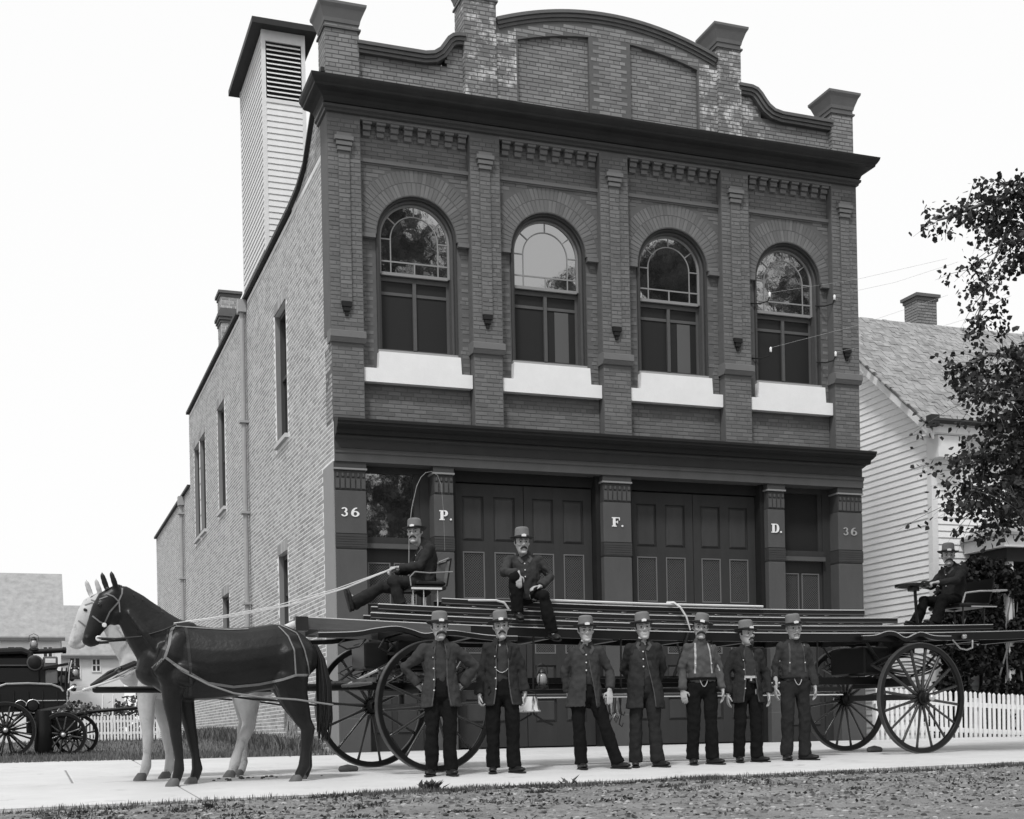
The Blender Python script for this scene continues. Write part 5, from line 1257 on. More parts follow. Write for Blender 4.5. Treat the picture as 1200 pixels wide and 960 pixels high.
# ============================================================ horses
M['bay'] = mat('dark_bay_coat', .008, .40, 6, .4, .0025, 35, spec=.28); M['grey_horse'] = mat('dapple_grey_coat', .44, .7, 4, .2, .001, 60, stain=(4.5, .56, .24), spec=.15)
M['hoof'] = mat('hoof_horn', .10, .6); M['mane'] = mat('dark_mane', .012, .5, 30, .3); M['mane_w'] = mat('pale_mane', .5, .6, 30, .2)
M['leather'] = mat('black_leather', .02, .45); M['strap'] = mat('pale_worn_leather', .16, .6, 25, .2)
def horse(label, loc, rz, coat, mane, legs, dy=0, headx=0, strapm='strap', dark_points=True):
    t = thing('horse', label, 'horse', loc, rz)
    b = MB()
    # trunk rings: x, ztop, zbot, half width
    tr = [(-.80,1.38,1.12,.10),(-.76,1.50,1.02,.17),(-.66,1.62,.95,.215),(-.54,1.70,.91,.235),(-.38,1.685,.89,.255),(-.16,1.655,.895,.285),(.08,1.655,.925,.30),(.30,1.675,.975,.29),(.46,1.70,1.0,.275),(.60,1.69,1.03,.27),(.74,1.63,1.08,.245),(.86,1.53,1.15,.19),(.93,1.42,1.22,.11)]
    rings = []
    for x, zt, zb, w_ in tr:
        zc, hz = (zt+zb)/2, (zt-zb)/2; rg = []
        for j in range(20):
            q = 2*PI*j/20; c, s_ = math.cos(q), math.sin(q)
            k = 1 - .18*max(0, s_)**2
            rg.append((x, w_*math.copysign(abs(c)**.88, c)*k, zc+hz*s_))
        rings.append(rg)
    b.loft(rings)
    hx = headx
    b.tube([(-.52,0,1.40), (-.70,0,1.50), (-.86,hx*.4,1.69), (-.99,hx*.8,1.86), (-1.10,hx,1.97)], [.35,.315,.245,.182,.135], 18, ref=(1,0,1), flats=[.52,.48,.46,.48,.55])
    b.tube([(-.74,0,1.30),(-.80,0,1.18)], [.20,.16], 14, ref=(1,0,0), flats=[.9,.9])
    # head
    b.tube([(-1.13,hx,1.995), (-1.19,hx,1.93), (-1.25,hx,1.81), (-1.325,hx,1.68), (-1.395,hx,1.56), (-1.425,hx,1.505)], [.090,.128,.134,.100,.070,.052], 16, ref=(1,0,-.55), flats=[.85,.70,.66,.62,.78,.85])
    b.tube([(-1.13,hx,1.78), (-1.16,hx,1.73)], [.075,.06], 12, ref=(0,1,0), flats=[1.2,1.2])
    for s_ in (-1, 1):
        b.tube([(-1.30,hx+s_*.062,1.89), (-1.285,hx+s_*.070,1.86)], [.022,.020], 8)
        o_ = -s_*.042; b.tube([(-1.165+o_,hx+s_*.052,2.03), (-1.195+o_,hx+s_*.062,2.12), (-1.215+o_,hx+s_*.062,2.19), (-1.222+o_,hx+s_*.058,2.225)], [.028,.034,.027,.006], 8, ref=(1,0,0), flats=[.8,.85,.85,.9])
        b.tube([(-1.445,hx+s_*.035,1.545),(-1.42,hx+s_*.05,1.53)], [.018,.014], 7)
    b.tube([(-1.39,hx,1.475), (-1.33,hx,1.50)], [.034,.038], 8)
    for s_ in (-1, 1):
        b.tube([(-.50,s_*.16,1.56), (-.62,s_*.225,1.36), (-.72,s_*.20,1.16)], [.09,.12,.09], 12, ref=(1,0,0), flats=[.4,.4,.45]); b.tube([(-.45,s_*.235,1.22), (-.50,s_*.235,1.08)], [.12,.11], 12, ref=(1,0,0), flats=[.4,.4])
        b.tube([(.50,s_*.15,1.56), (.60,s_*.225,1.38), (.66,s_*.225,1.15), (.52,s_*.215,1.02)], [.10,.15,.15,.10], 12, ref=(1,0,0), flats=[.5,.5,.5,.5]); b.tube([(-1.0,hx*.7+s_*.075,1.80), (-.85,s_*.115,1.60), (-.74,s_*.13,1.42)], [.05,.075,.06], 10, flats=[.5,.5,.5])
    for s_ in (-1, 1):
        b.tube([(-.50,s_*.16,1.56), (-.62,s_*.225,1.36), (-.72,s_*.20,1.16)], [.09,.12,.09], 12, ref=(1,0,0), flats=[.4,.4,.45]); b.tube([(-.45,s_*.235,1.22), (-.50,s_*.235,1.08)], [.12,.11], 12, ref=(1,0,0), flats=[.4,.4])
        b.tube([(.50,s_*.15,1.56), (.60,s_*.225,1.38), (.66,s_*.225,1.15), (.52,s_*.215,1.02)], [.10,.15,.15,.10], 12, ref=(1,0,0), flats=[.5,.5,.5,.5]); b.tube([(-1.0,hx*.7+s_*.075,1.80), (-.85,s_*.115,1.60), (-.74,s_*.13,1.42)], [.05,.075,.06], 10, flats=[.5,.5,.5])
    # legs
    for i, (side, pts, rad) in enumerate(legs):
        yo = side*.14
        b.tube([(x, side*y_, z) for x, y_, z in pts], rad, 12, ref=(1,0,0), flats=[.75]*2+[.85]*(len(pts)-2))
    for s_ in (-1, 1):
        b.tube([(-.62,s_*.15,1.42), (-.66,s_*.165,1.20), (-.56,s_*.16,1.0)], [.13,.14,.11], 12, ref=(1,0,0), flats=[.5,.55,.6])
        b.tube([(.58,s_*.14,1.50), (.66,s_*.165,1.25), (.62,s_*.16,1.02)], [.18,.21,.16], 14, ref=(1,0,0), flats=[.5,.5,.6])
    me = remesh(b, .014, 4, .002, (4,4,4), 3); body = put('body', me, M[coat], t)
    # hooves
    for side, pts, rad in legs:
        x, y_, z = pts[-1]; hf = MB(); y = side*y_
        hf.loft([[(x+dx+a*math.cos(q)*1.15, y+a*math.sin(q)*.95, zz) for q in (2*PI*j/14 for j in range(14))] for a, dx, zz in ((.064,-.045,0),(.062,-.042,.02),(.050,-.015,.075),(.046,-.008,.085))])
        hf.build('hoof', M['hoof'], t, smooth=35)
    for s_ in (-1, 1): MB().tube([(-1.303,hx+s_*.078,1.878), (-1.292,hx+s_*.080,1.872)], .016, 8).build('eye', M['eye'], t, smooth=True)
    # mane and tail as many strands
    rr = random.Random(3); mn = MB()
    for k in range(150):
        u = k/149; x = -1.12+(.56)*u; z = 2.075 - .33*u**1.25; s_ = 1 if rr.random() < .75 else -1
        L = rr.uniform(.05,.13); y = hx*(1-u)
        mn.tube([(x,y,z+.01), (x+.02,y+s_*.040,z-.012-L*.3), (x+.03+rr.uniform(-.02,.02),y+s_*(.065+rr.uniform(0,.015)),z-L)], [.016,.014,.004], 4, flat=.35)
    for k in range(26): mn.tube([(-1.15,hx+rr.uniform(-.03,.03),2.07), (-1.23,hx+rr.uniform(-.05,.05),2.03), (-1.29,hx+rr.uniform(-.05,.05),1.97+rr.uniform(-.05,.02))], [.009,.009,.002], 4)
    mn.build('mane', M[mane], t, smooth=True)
    tl = MB()
    for k in range(170):
        a = rr.uniform(0, 2*PI); q = math.sqrt(rr.random()); yy = q*math.sin(a); xx = q*math.cos(a); L = rr.uniform(.55,1.0)
        tl.tube([(.93+xx*.02,yy*.03,1.47), (.985+xx*.04,yy*.05,1.32), (1.015+xx*.075,yy*.075,1.05), (1.02+xx*.08,yy*.085,.95-.28*L), (1.0+xx*.06+rr.uniform(-.02,.02),yy*.07,.95-.52*L)], [.010,.012,.012,.009,.003], 4)
    tl.build('tail', M[mane], t, smooth=True)
    # harness
    tree = bvh(me); sides = (-1, 1)
    def st_(pts, w_, m='strap', name='harness_strap', off=.008, both=True):
        w_ *= .62
        for s_ in (sides if both else (-1,)):
            s2 = MB(); drape(s2, tree, [V(x, 0, z) for x, z in pts], w_, (0,-s_,0), (0, s_*2, 0), off, .03, .008)
            if s2.f: s2.build(name, M[m], t)
    st_([(-.55,1.765-.08),(-.60,1.604),(-.634,1.453),(-.68,1.328)], .045, 'strap' if strapm == 'strap' else 'leather', 'neck_strap'); st_([(-.63,1.62),(-.66,1.46),(-.70,1.34)], .03, 'leather', 'collar')
    st_([(-.80,1.22),(-.68,1.328),(-.509,1.203),(-.249,1.06),(.017,1.02),(.288,1.045),(.516,1.091),(.655,1.136),(.90,1.14)], .042, strapm, 'breeching')
    st_([(-.68,1.34),(-.79,1.20)], .06, 'leather', 'breast_collar')
    st_([(.501,1.69),(.60,1.55),(.645,1.40),(.654,1.15)], .024, strapm); st_([(.53,1.69),(.70,1.60),(.77,1.40),(.82,1.15)], .024, strapm)
    st_([(-.56,1.66),(-.3,1.645),(0,1.63),(.2,1.64)], .022, strapm, 'rein')
    st_([(-.45,1.66),(-.43,1.3),(-.42,.93)], .05, 'leather', 'girth')
    # trace hanging free from the breast collar back to the wagon
    for s_ in sides:
        tr_ = MB(); tr_.tube([(-.68,s_*.235,1.33), (-.50,s_*.27,1.18), (-.25,s_*.315,1.04), (0,s_*.335,.95), (.3,s_*.33,.905), (.65,s_*.31,.88), (1.05,s_*.28,.82)], .014, 6, flat=.5); tr_.build('trace', M['strap' if s_ < 0 else 'leather'], t, smooth=True)
        rn = MB(); rn.tube([(-1.33,hx+s_*.075,1.535), (-1.15,hx*.5+s_*.12,1.525), (-.9,s_*.14,1.545), (-.68,s_*.17,1.61), (-.56,s_*.16,1.665)], .009, 5); rn.build('rein', M['leather'], t, smooth=True)
    # bridle
    def hst(pts, w_, m='strap', name='bridle_strap', off=.006):
        w_ *= .7
        for s_ in sides:
            s2 = MB(); drape(s2, tree, [V(x, 0, z) for x, z in pts], w_, (0,-s_,0), (0, s_*2, 0), off, .02, .006)
            if s2.f: s2.build(name, M[m], t)
    hst([(-1.07,2.05),(-1.075,1.99),(-1.115,1.90),(-1.20,1.80),(-1.245,1.70),(-1.27,1.66)], .022); hst([(-1.37,1.76),(-1.30,1.70),(-1.245,1.675)], .020); hst([(-1.235,1.99),(-1.16,1.96),(-1.105,1.905),(-1.10,1.80)], .018); hst([(-1.25,1.66),(-1.275,1.58),(-1.33,1.54)], .018, 'leather')
    hst([(-1.30,1.93),(-1.22,1.96)], .016)
    for s_ in sides:
        MB().lathe([(.018,-.005),(.024,0),(.018,.005)], 10, (-1.255, hx+s_*.088, 1.665), axis='Y').build('bridle_ring', M['button'], t)
    bit = MB(); bit.tube([(-1.315,hx-.075,1.535), (-1.315,hx+.075,1.535)], .008, 6); bit.lathe([(.022,-.004),(.03,0),(.022,.004)], 10, (-1.315,hx-.078,1.53), axis='Y'); bit.build('bit', M['button'], t)
    return t
FL = [.10,.085,.062,.050,.042,.040,.036]
HL = [.17,.125,.075,.072,.050,.048,.038]
front_n = [(-.60,.14,1.05),(-.60,.14,.85),(-.575,.135,.60),(-.572,.135,.535),(-.545,.135,.30),(-.548,.135,.17),(-.575,.135,.075)]
front_f = [(-.47,.14,1.05),(-.44,.14,.85),(-.395,.135,.60),(-.385,.135,.535),(-.345,.135,.30),(-.33,.135,.17),(-.36,.135,.075)]
hind_n = [(.62,.15,1.12),(.66,.15,.90),(.765,.14,.64),(.805,.14,.575),(.77,.14,.32),(.755,.14,.17),(.70,.14,.075)]
hind_f = [(.64,.15,1.12),(.70,.15,.90),(.82,.14,.64),(.86,.14,.575),(.845,.14,.32),(.84,.14,.17),(.81,.14,.075)]
R7 = [.118,.098,.066,.064,.047,.060,.052]; H7 = [.20,.155,.084,.080,.054,.064,.054]
horse('dark bay harness horse standing nearest the street, pale straps on its flank', (2.05, 14.28, -.225), 0, 'bay', 'mane', [(-1, front_n, R7), (1, front_f, R7), (-1, hind_n, H7), (1, hind_f, H7)])
gf1 = [(-.66,.14,1.05),(-.68,.14,.82),(-.67,.135,.56),(-.665,.135,.49),(-.68,.135,.28),(-.69,.135,.16),(-.72,.135,.075)]
gf2 = [(-.54,.14,1.05),(-.47,.14,.82),(-.41,.135,.56),(-.40,.135,.49),(-.38,.135,.28),(-.375,.135,.16),(-.40,.135,.075)]
gh1 = [(.52,.15,1.10),(.45,.15,.88),(.47,.14,.64),(.465,.14,.58),(.34,.14,.30),(.30,.14,.17),(.27,.14,.075)]
gh2 = [(.54,.15,1.10),(.51,.15,.88),(.51,.14,.62),(.48,.14,.55),(.46,.14,.30),(.46,.14,.17),(.44,.14,.075)]
horse('pale grey harness horse half hidden on the far side of the bay horse', (1.94, 15.45, -.185), R(6), 'grey_horse', 'mane_w', [(-1, gf1, R7), (1, gf2, R7), (-1, gh1, H7), (1, gh2, H7)], strapm='leather')
# ============================================================ the ladder wagon
M['wpaint'] = mat('black_wagon_paint', .008, .36, 6, .1, spec=.25); M['wlight'] = mat('worn_wood_and_highlight', .6, .7, 9, .15, stretch=(.3,3,3)); M['wwood'] = mat('dark_oiled_wood', .014, .6, 7, .2, stretch=(.3,3,3), spec=.2)  # the pale wood also colours the painted highlights on the ladder rails
M['iron'] = mat('dark_iron', .016, .4, 8, .15, spec=.35); M['spoke'] = mat('striped_spoke_paint', .03, .26, spec=.55); M['tyre'] = mat('iron_tyre', .05, .35, 9, .2, spec=.5); M['brass'] = mat('polished_nickel', .55, .25, metal=.6)
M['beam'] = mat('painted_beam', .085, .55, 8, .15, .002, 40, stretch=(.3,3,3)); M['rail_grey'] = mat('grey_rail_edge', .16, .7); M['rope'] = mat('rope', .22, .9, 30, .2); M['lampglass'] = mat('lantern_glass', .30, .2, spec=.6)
lwg = thing('ladder_wagon', 'long horse-drawn hook and ladder wagon with four big spoked wheels and high end seats', 'ladder wagon', (7.6, 15.45, -.15))
W_ = lambda mb, name, m, par=lwg, smooth=False: mb.build(name, M[m], par, smooth, world=True)
SPK = {}
def wheel(parent, c, Rr, yaw, n=14, hubr=.085, name='wheel', rimw=.05, world_parent=True):
    """felloe ring with iron tyre, hub and n separate tapered spokes; axis along local Y"""
    rim = MB(); k = 56; prof = [(Rr-.072,-.022),(Rr-.068,-.027),(Rr-.012,-.027),(Rr-.012,.027),(Rr-.068,.027),(Rr-.072,.022)]
    rings = [[(r_*math.cos(2*PI*j/k), y, r_*math.sin(2*PI*j/k)) for r_, y in prof] for j in range(k+1)]
    rim.loft(rings, caps=False)
    w_ = rim.build(name, M['wpaint'], parent, 40); w_.location = Vector(c) - wloc(parent) if world_parent else Vector(c); w_.rotation_euler = (0, 0, yaw)
    ty = MB(); prof = [(Rr-.0118,-.030),(Rr,-.030),(Rr,.030),(Rr-.0118,.030)]
    ty.loft([[(r_*math.cos(2*PI*j/k), y, r_*math.sin(2*PI*j/k)) for r_, y in prof] for j in range(k+1)], caps=False); inst('tyre', ty.mesh('tyre', M['tyre'], smooth=40), w_)
    hb = MB().lathe([(.03,-.20),(.045,-.19),(.05,-.14),(.062,-.13),(.07,-.06),(hubr,-.05),(hubr,.05),(.07,.06),(.06,.12),(.03,.13)], 18, axis='Y'); inst('hub', hb.mesh('hub', M['wpaint'], smooth=40), w_)
    inst('hub_cap', MB().lathe([(.001,-.235),(.03,-.23),(.042,-.21),(.046,-.19),(.04,-.185)], 16, axis='Y').mesh('hub_cap', M['brass'], smooth=True), w_)
    key = (round(Rr,3),)
    if key not in SPK:
        SPK[key] = MB().tube([(0,0,hubr-.01), (0,.0,hubr+.05), (0,0,(Rr)*.45), (0,0,Rr-.12), (0,0,Rr-.06)], [.021,.022,.0155,.0165,.019], 8, flat=1.25, caps='flat').mesh('spoke', M['spoke'], smooth=True)
    for j in range(n): inst('spoke', SPK[key], w_, (0,0,0), (0, 2*PI*(j+.35)/n, 0))
    return w_
phi = R(13); kp = Vector((4.28, 15.53, 0)); RF, RRr = .765, .735
ax = Vector((-math.sin(phi), math.cos(phi), 0))
n1 = kp - ax*.80; n2 = kp + ax*.80
wheel(lwg, (n1.x, n1.y, gz(n1.x, n1.y)+RF), RF, phi); wheel(lwg, (n2.x, n2.y, gz(n2.x, n2.y)+RF), RF, phi+PI)
ph2 = R(6); kr = Vector((11.1, 15.50, 0)); ax2 = Vector((-math.sin(ph2), math.cos(ph2), 0)); m1 = kr - ax2*.76; m2 = kr + ax2*.76
wheel(lwg, (m1.x, m1.y, gz(m1.x, m1.y)+RRr), RRr, ph2, 16); wheel(lwg, (m2.x, m2.y, gz(m2.x, m2.y)+RRr), RRr, ph2+PI, 16)
def zf(X): return 1.464 + .0038*(X-9)**2
xsb = lambda a, b_: [a + (b_-a)*k/14 for k in range(15)]
def sagbeam(x0, x1, y0, y1, h, dz, name, m, par=lwg):
    mb = MB(); mb.loft([[(x, y0, zf(x)+dz-h), (x, y1, zf(x)+dz-h), (x, y1, zf(x)+dz), (x, y0, zf(x)+dz)] for x in xsb(x0, x1)]); return mb.build(name, M[m] if isinstance(m, str) else m, par, world=True)
sagbeam(2.99, 4.95, 14.86, 14.93, .125, 0, 'front_beam', 'beam'); sagbeam(2.99, 4.95, 15.90, 15.97, .125, 0, 'front_beam', 'beam')
sagbeam(4.95, 14.0, 14.865, 14.925, .10, -.004, 'side_beam', 'wpaint'); sagbeam(4.95, 14.0, 15.90, 15.96, .10, -.004, 'side_beam', 'wpaint')
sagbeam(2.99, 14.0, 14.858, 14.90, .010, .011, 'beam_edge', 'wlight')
for x in np.arange(3.2, 14, .9): W_(MB().box(x, x+.08, 14.93, 15.9, zf(x)-.12, zf(x)-.03), 'cross_member', 'wpaint')
W_(MB().tube([(2.90, 14.75, 1.52), (2.90, 16.05, 1.52)], .055, 12, caps='flat'), 'roller', 'wlight', smooth=35)
W_(MB().box(2.86, 3.0, 14.72, 14.86, 1.44, 1.60), 'roller_bracket', 'iron'); W_(MB().box(2.86, 3.0, 15.97, 16.08, 1.44, 1.60), 'roller_bracket', 'iron')
# platform springs: long curved bars under the beam ends
def spring(pts, y, name='platform_spring'):
    P3 = [Vector((x, y, z)) for x, z in pts]; Q = []
    for i in range(len(P3)-1):
        for k in range(4):
            p0, p1, p2, p3 = P3[max(i-1,0)], P3[i], P3[i+1], P3[min(i+2,len(P3)-1)]; u = k/4
            Q.append(.5*((2*p1)+(p2-p0)*u+(2*p0-5*p1+4*p2-p3)*u*u+(3*p1-p0-3*p2+p3)*u**3))
    Q.append(P3[-1])
    mb = MB(); mb.loft([[q+V(0,-.035,-.05), q+V(0,.035,-.05), q+V(0,.035,0), q+V(0,-.035,0)] for q in Q]); W_(mb, name, 'wpaint')
    mb = MB(); mb.loft([[q+V(0,-.036,.001), q+V(0,.0,.001), q+V(0,.0,.010), q+V(0,-.036,.010)] for q in Q]); W_(mb, 'spring_highlight', 'brass')  # bright strip painted in as the highlight along the top of the spring
for y in (14.80, 16.02):
    spring([(3.12,1.42), (3.55,1.435), (3.78,1.475), (4.02,1.50), (4.2,1.465), (4.36,1.42), (4.55,1.45), (4.72,1.455), (4.95,1.425), (5.2,1.40), (5.5,1.395)], y)
    spring([(10.3,1.43), (10.5,1.44), (10.68,1.49), (10.82,1.48), (10.98,1.41), (11.2,1.485), (11.42,1.44), (11.7,1.435)], y)
def leafspring(c, L, yaw, name='leaf_spring', n=4, sag=.16):
    for k in range(n):
        l = L*(1-k*.17); mb = MB(); pts = []
        for j in range(9):
            u = -1+2*j/8; pts.append(Vector((u*l/2, 0, -sag*(1-u*u)*(l/L)**2 - k*.014 + (0))))
        mb.loft([[p+V(0,-.028,-.006), p+V(0,.028,-.006), p+V(0,.028,.006), p+V(0,-.028,.006)] for p in pts])
        o = mb.build('spring_leaf', M['iron'], lwg); o.location = Vector(c) - wloc(lwg); o.rotation_euler = (0,0,yaw)
for s_ in (-1, 1):
    q = kp + ax*s_*.52; leafspring((q.x, q.y, 1.02), 1.15, phi); leafspring((kp+ax*s_*.52).to_tuple()[:2] + (1.03,), 1.15, phi, sag=-.16)
    q = kr + ax2*s_*.5; leafspring((q.x, q.y, 1.06), 1.2, ph2); leafspring((q.x, q.y, 1.07), 1.2, ph2, sag=-.16)
W_(MB().bar(n1+V(0,0,.585), n2+V(0,0,.60), .07, .08), 'front_axle', 'iron'); W_(MB().bar(m1+V(0,0,.63), m2+V(0,0,.655), .07, .08), 'rear_axle', 'iron')
mb = MB(); mb.bar(kp-ax*.55+V(0,0,.80), kp+ax*.55+V(0,0,.80), .14, .12); W_(mb, 'bolster', 'wpaint'); W_(MB().bar(kp-ax*.6+V(0,0,1.30), kp+ax*.6+V(0,0,1.30), .16, .12), 'bolster', 'wpaint'); W_(MB().bar(kr-ax2*.55+V(0,0,1.28), kr+ax2*.55+V(0,0,1.28), .2, .12), 'bolster', 'wpaint'); W_(MB().bar(kr-ax2*.5+V(0,0,.84), kr+ax2*.5+V(0,0,.84), .16, .12), 'bolster', 'wpaint')
for c in (kp, kr):
    mb = MB(); k = 32; rings = [[(c.x+r_*math.cos(2*PI*j/k), c.y+r_*math.sin(2*PI*j/k), z) for r_, z in ((.36,1.20),(.42,1.20),(.42,1.235),(.36,1.235))] for j in range(k+1)]; mb.loft(rings, caps=False); W_(mb, 'fifth_wheel', 'iron')
    W_(MB().tube([(c.x, c.y, .6), (c.x, c.y, 1.4)], .035, 10, caps='flat'), 'king_pin', 'iron')
# carriage timbers, braces and the boxes between the springs
hd_ = Vector((-math.cos(phi), -math.sin(phi), 0))
for s_ in (-1, 1):
    W_(MB().bar(kp+ax*s_*.16-hd_*.55+V(0,0,.84), kp+ax*s_*.10+hd_*.75+V(0,0,.84), .06, .08), 'hound', 'wpaint')
    W_(MB().tube([kp+ax*s_*.45+V(0,0,1.25), kp+ax*s_*.40+hd_*.45+V(0,0,1.05), kp+ax*s_*.20+hd_*.80+V(0,0,.86)], .018, 6), 'stay', 'brass' if s_ < 0 else 'iron')
    W_(MB().tube([kp+ax*s_*.5+V(0,0,1.35), kp+ax*s_*.55+hd_*.3+V(0,0,.95), kp+ax*s_*.5+hd_*.55+V(0,0,.82)], .016, 6), 'stay', 'iron')
    W_(MB().tube([kr+ax2*s_*.45+V(-.6,0,1.38), kr+ax2*s_*.45+V(-.3,0,1.0), kr+ax2*s_*.45+V(0,0,.85), kr+ax2*s_*.45+V(.35,0,1.05), kr+ax2*s_*.45+V(.7,0,1.38)], .018, 6), 'stay', 'iron')
mb = MB().cbox(4.1, 4.75, 15.05, 15.95, 1.0, 1.36, .02); W_(mb, 'tool_box', 'wpaint')
W_(MB().cbox(3.75, 4.05, 15.2, 15.85, 1.05, 1.36, .02), 'battery_box', 'wpaint')
W_(MB().cbox(10.55, 10.95, 15.1, 15.9, .95, 1.32, .02), 'tool_box', 'wpaint')
W_(MB().bar((4.3, 15.5, .83), (11.0, 15.5, .88), .07, .10), 'reach_pole', 'wpaint')
W_(MB().tube([(3.92,14.93,1.36), (3.86,14.93,1.27), (3.96,14.93,1.22), (4.03,14.93,1.30), (3.96,14.93,1.36)], .014, 6), 'lamp_bracket', 'iron')
rope = MB()
for k in range(5): rope.lathe([(.075,-.01),(.09,0),(.075,.01)], 16, (4.42+.012*k, 14.84-.012*k, 1.22-.01*k), axis='Y')
W_(rope, 'coiled_rope', 'rope', smooth=True)
W_(MB().tube([(3.45,14.93,1.36),(3.38,14.93,1.30),(3.48,14.93,1.25),(3.62,14.93,1.28),(3.70,14.93,1.36)], .012, 6), 'lamp_bracket', 'iron')
# pole, evener and swingletrees
tip = Vector((.72, 14.74, .80)); base = kp + hd_*.6 + V(0,0,.84)
W_(MB().tube([base, base.lerp(tip,.5)+V(0,0,-.01), tip], [.045,.042,.034], 10), 'pole', 'wpaint', smooth=True)
W_(MB().tube([tip+V(-.02,0,0), tip+V(-.22,-.02,-.03), tip+V(-.27,-.02,.0), tip+V(-.22,-.02,.035), tip+V(-.05,0,.02)], .014, 6), 'pole_ring', 'brass')
ev = base + hd_*.15
W_(MB().bar(ev-ax*.75+V(0,0,.05), ev+ax*.75+V(0,0,.05), .04, .05), 'evener', 'beam')
for s_ in (-1, 1):
    c = ev + ax*s_*.58 + hd_*.14
    W_(MB().tube([c-ax*.36+V(0,0,.0), c, c+ax*.36], [.018,.028,.018], 8), 'swingletree', 'wpaint' if s_ > 0 else 'beam', smooth=True)
    W_(MB().tube([ev+ax*s_*.58+V(0,0,.04), c], .015, 6), 'shackle', 'iron')
for k, (hx_, hy_) in enumerate(((1.30, 14.55), (1.22, 15.25))):
    W_(MB().tube([Vector((hx_, hy_, 1.14)), Vector((hx_-.35, (hy_+14.74)/2, .99)), tip+V(-.03, 0, .05)], .022, 6), 'pole_strap', 'iron')
    W_(MB().tube([Vector((hx_, hy_, 1.10)), Vector((hx_-.30, (hy_+14.74)/2-.05, .93)), tip+V(-.12, -.02, .0)], .013, 6), 'pole_chain', 'brass')
W_(MB().tube([(.95,14.3,1.0),(.95,15.35,1.0)], .024, 8), 'neck_yoke', 'wpaint')
# driver seat
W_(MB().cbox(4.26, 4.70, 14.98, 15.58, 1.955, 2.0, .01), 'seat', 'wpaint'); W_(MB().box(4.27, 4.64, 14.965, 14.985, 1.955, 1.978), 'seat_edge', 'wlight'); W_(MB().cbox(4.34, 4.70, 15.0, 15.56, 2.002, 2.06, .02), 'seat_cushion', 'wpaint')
for x in (4.30, 4.43, 4.60):
    for y in (15.02, 15.52): W_(MB().tube([(x, y, 1.73), (x, y, 1.955)], .007, 6, caps='flat'), 'seat_leg', 'brass')
for y in (14.99, 15.57):
    W_(MB().tube([(4.27,y,2.0), (4.26,y,2.10), (4.32,y,2.16), (4.5,y,2.15), (4.78,y,2.17)], .008, 6), 'arm_rail', 'rope')
W_(MB().tube([(4.62,14.99,2.28), (4.74,15.02,2.33), (4.80,15.28,2.33), (4.74,15.54,2.33), (4.62,15.57,2.28)], .011, 6), 'back_rail', 'rope')
W_(MB().loft([[(x, y, 2.0), (x+.06, y, 2.33), (x+.08, y, 2.33), (x+.02, y, 2.0)] for x, y in ((4.70, 15.0), (4.74, 15.28), (4.70, 15.56))]), 'seat_back', 'wpaint')
W_(MB().tube([(4.42,15.62,2.0), (4.44,15.62,2.75), (4.48,15.62,3.02), (4.545,15.62,3.28), (4.60,15.62,3.39), (4.66,15.61,3.45), (4.73,15.60,3.465), (4.80,15.58,3.42), (4.84,15.56,3.30), (4.86,15.55,2.95), (4.865,15.55,2.5)], [.008,.006,.005,.0045,.004,.0035,.003,.0028,.0025,.002,.002], 6), 'whip', 'rope')
# reins run forward from the driver's hands
for k, (a, b_) in enumerate((((4.14,15.12,2.235), (1.48,14.12,1.46)), ((4.14,15.14,2.225), (1.50,14.42,1.47)), ((4.14,15.17,2.23), (1.25,15.35,1.52)))):
    A, Bp = Vector(a), Vector(b_); W_(MB().tube([A, A.lerp(Bp,.25)+V(0,0,-.09), A.lerp(Bp,.5)+V(0,0,-.12), A.lerp(Bp,.75)+V(0,0,-.08), Bp], .0055, 5), 'rein', 'wlight')
# running board and hangers between the wheels
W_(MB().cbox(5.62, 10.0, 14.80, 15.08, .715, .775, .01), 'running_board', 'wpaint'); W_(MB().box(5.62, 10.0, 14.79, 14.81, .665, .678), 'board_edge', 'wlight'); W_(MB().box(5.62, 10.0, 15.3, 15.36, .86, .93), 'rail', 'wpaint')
W_(MB().box(6.55, 8.1, 14.84, 14.87, .90, .925), 'rail', 'wpaint')
for x in (5.75, 6.9, 8.15, 9.7): W_(MB().tube([(x,14.9,1.42), (x,14.92,1.0), (x,14.94,.72)], .013, 6, caps='flat'), 'hanger', 'iron'); W_(MB().tube([(x,15.85,1.42), (x,15.6,.9), (x,15.1,.74)], .013, 6, caps='flat'), 'hanger', 'iron')
W_(MB().tube([(5.68,14.86,.66),(5.66,14.80,.47),(5.52,14.78,.40),(5.40,14.78,.385)], .012, 6), 'step_iron', 'iron'); W_(MB().tube([(5.68,14.86,.66),(5.70,14.80,.47),(5.84,14.78,.38),(5.93,14.78,.345)], .012, 6), 'step_iron', 'iron')
# tiller wheel and rear seat
mb = MB(); k = 28; mb.loft([[(11.58+r_*math.cos(2*PI*j/k), 15.42+r_*math.sin(2*PI*j/k), z) for r_, z in ((.20,2.17),(.235,2.165),(.235,2.20),(.20,2.20))] for j in range(k+1)], caps=False); tl = W_(mb, 'tiller_wheel', 'wpaint')
for j in range(5): a = 2*PI*j/5; MB().bar((11.58,15.42,2.175), (11.58+.21*math.cos(a), 15.42+.21*math.sin(a), 2.185), .03, .02).build('tiller_spoke', M['wpaint'], tl, world=True)
W_(MB().tube([(11.66,15.42,1.5), (11.62,15.42,2.18)], .022, 8, caps='flat'), 'tiller_post', 'wpaint'); W_(MB().lathe([(.02,2.10),(.08,2.11),(.08,2.16),(.02,2.165)], 12, (11.60,15.42,0)), 'tiller_boss', 'wpaint')
W_(MB().cbox(12.12, 12.62, 15.1, 15.8, 1.87, 1.93, .015), 'seat', 'wpaint'); W_(MB().box(12.3, 12.72, 15.07, 15.09, 1.87, 1.885), 'seat_edge', 'wlight')
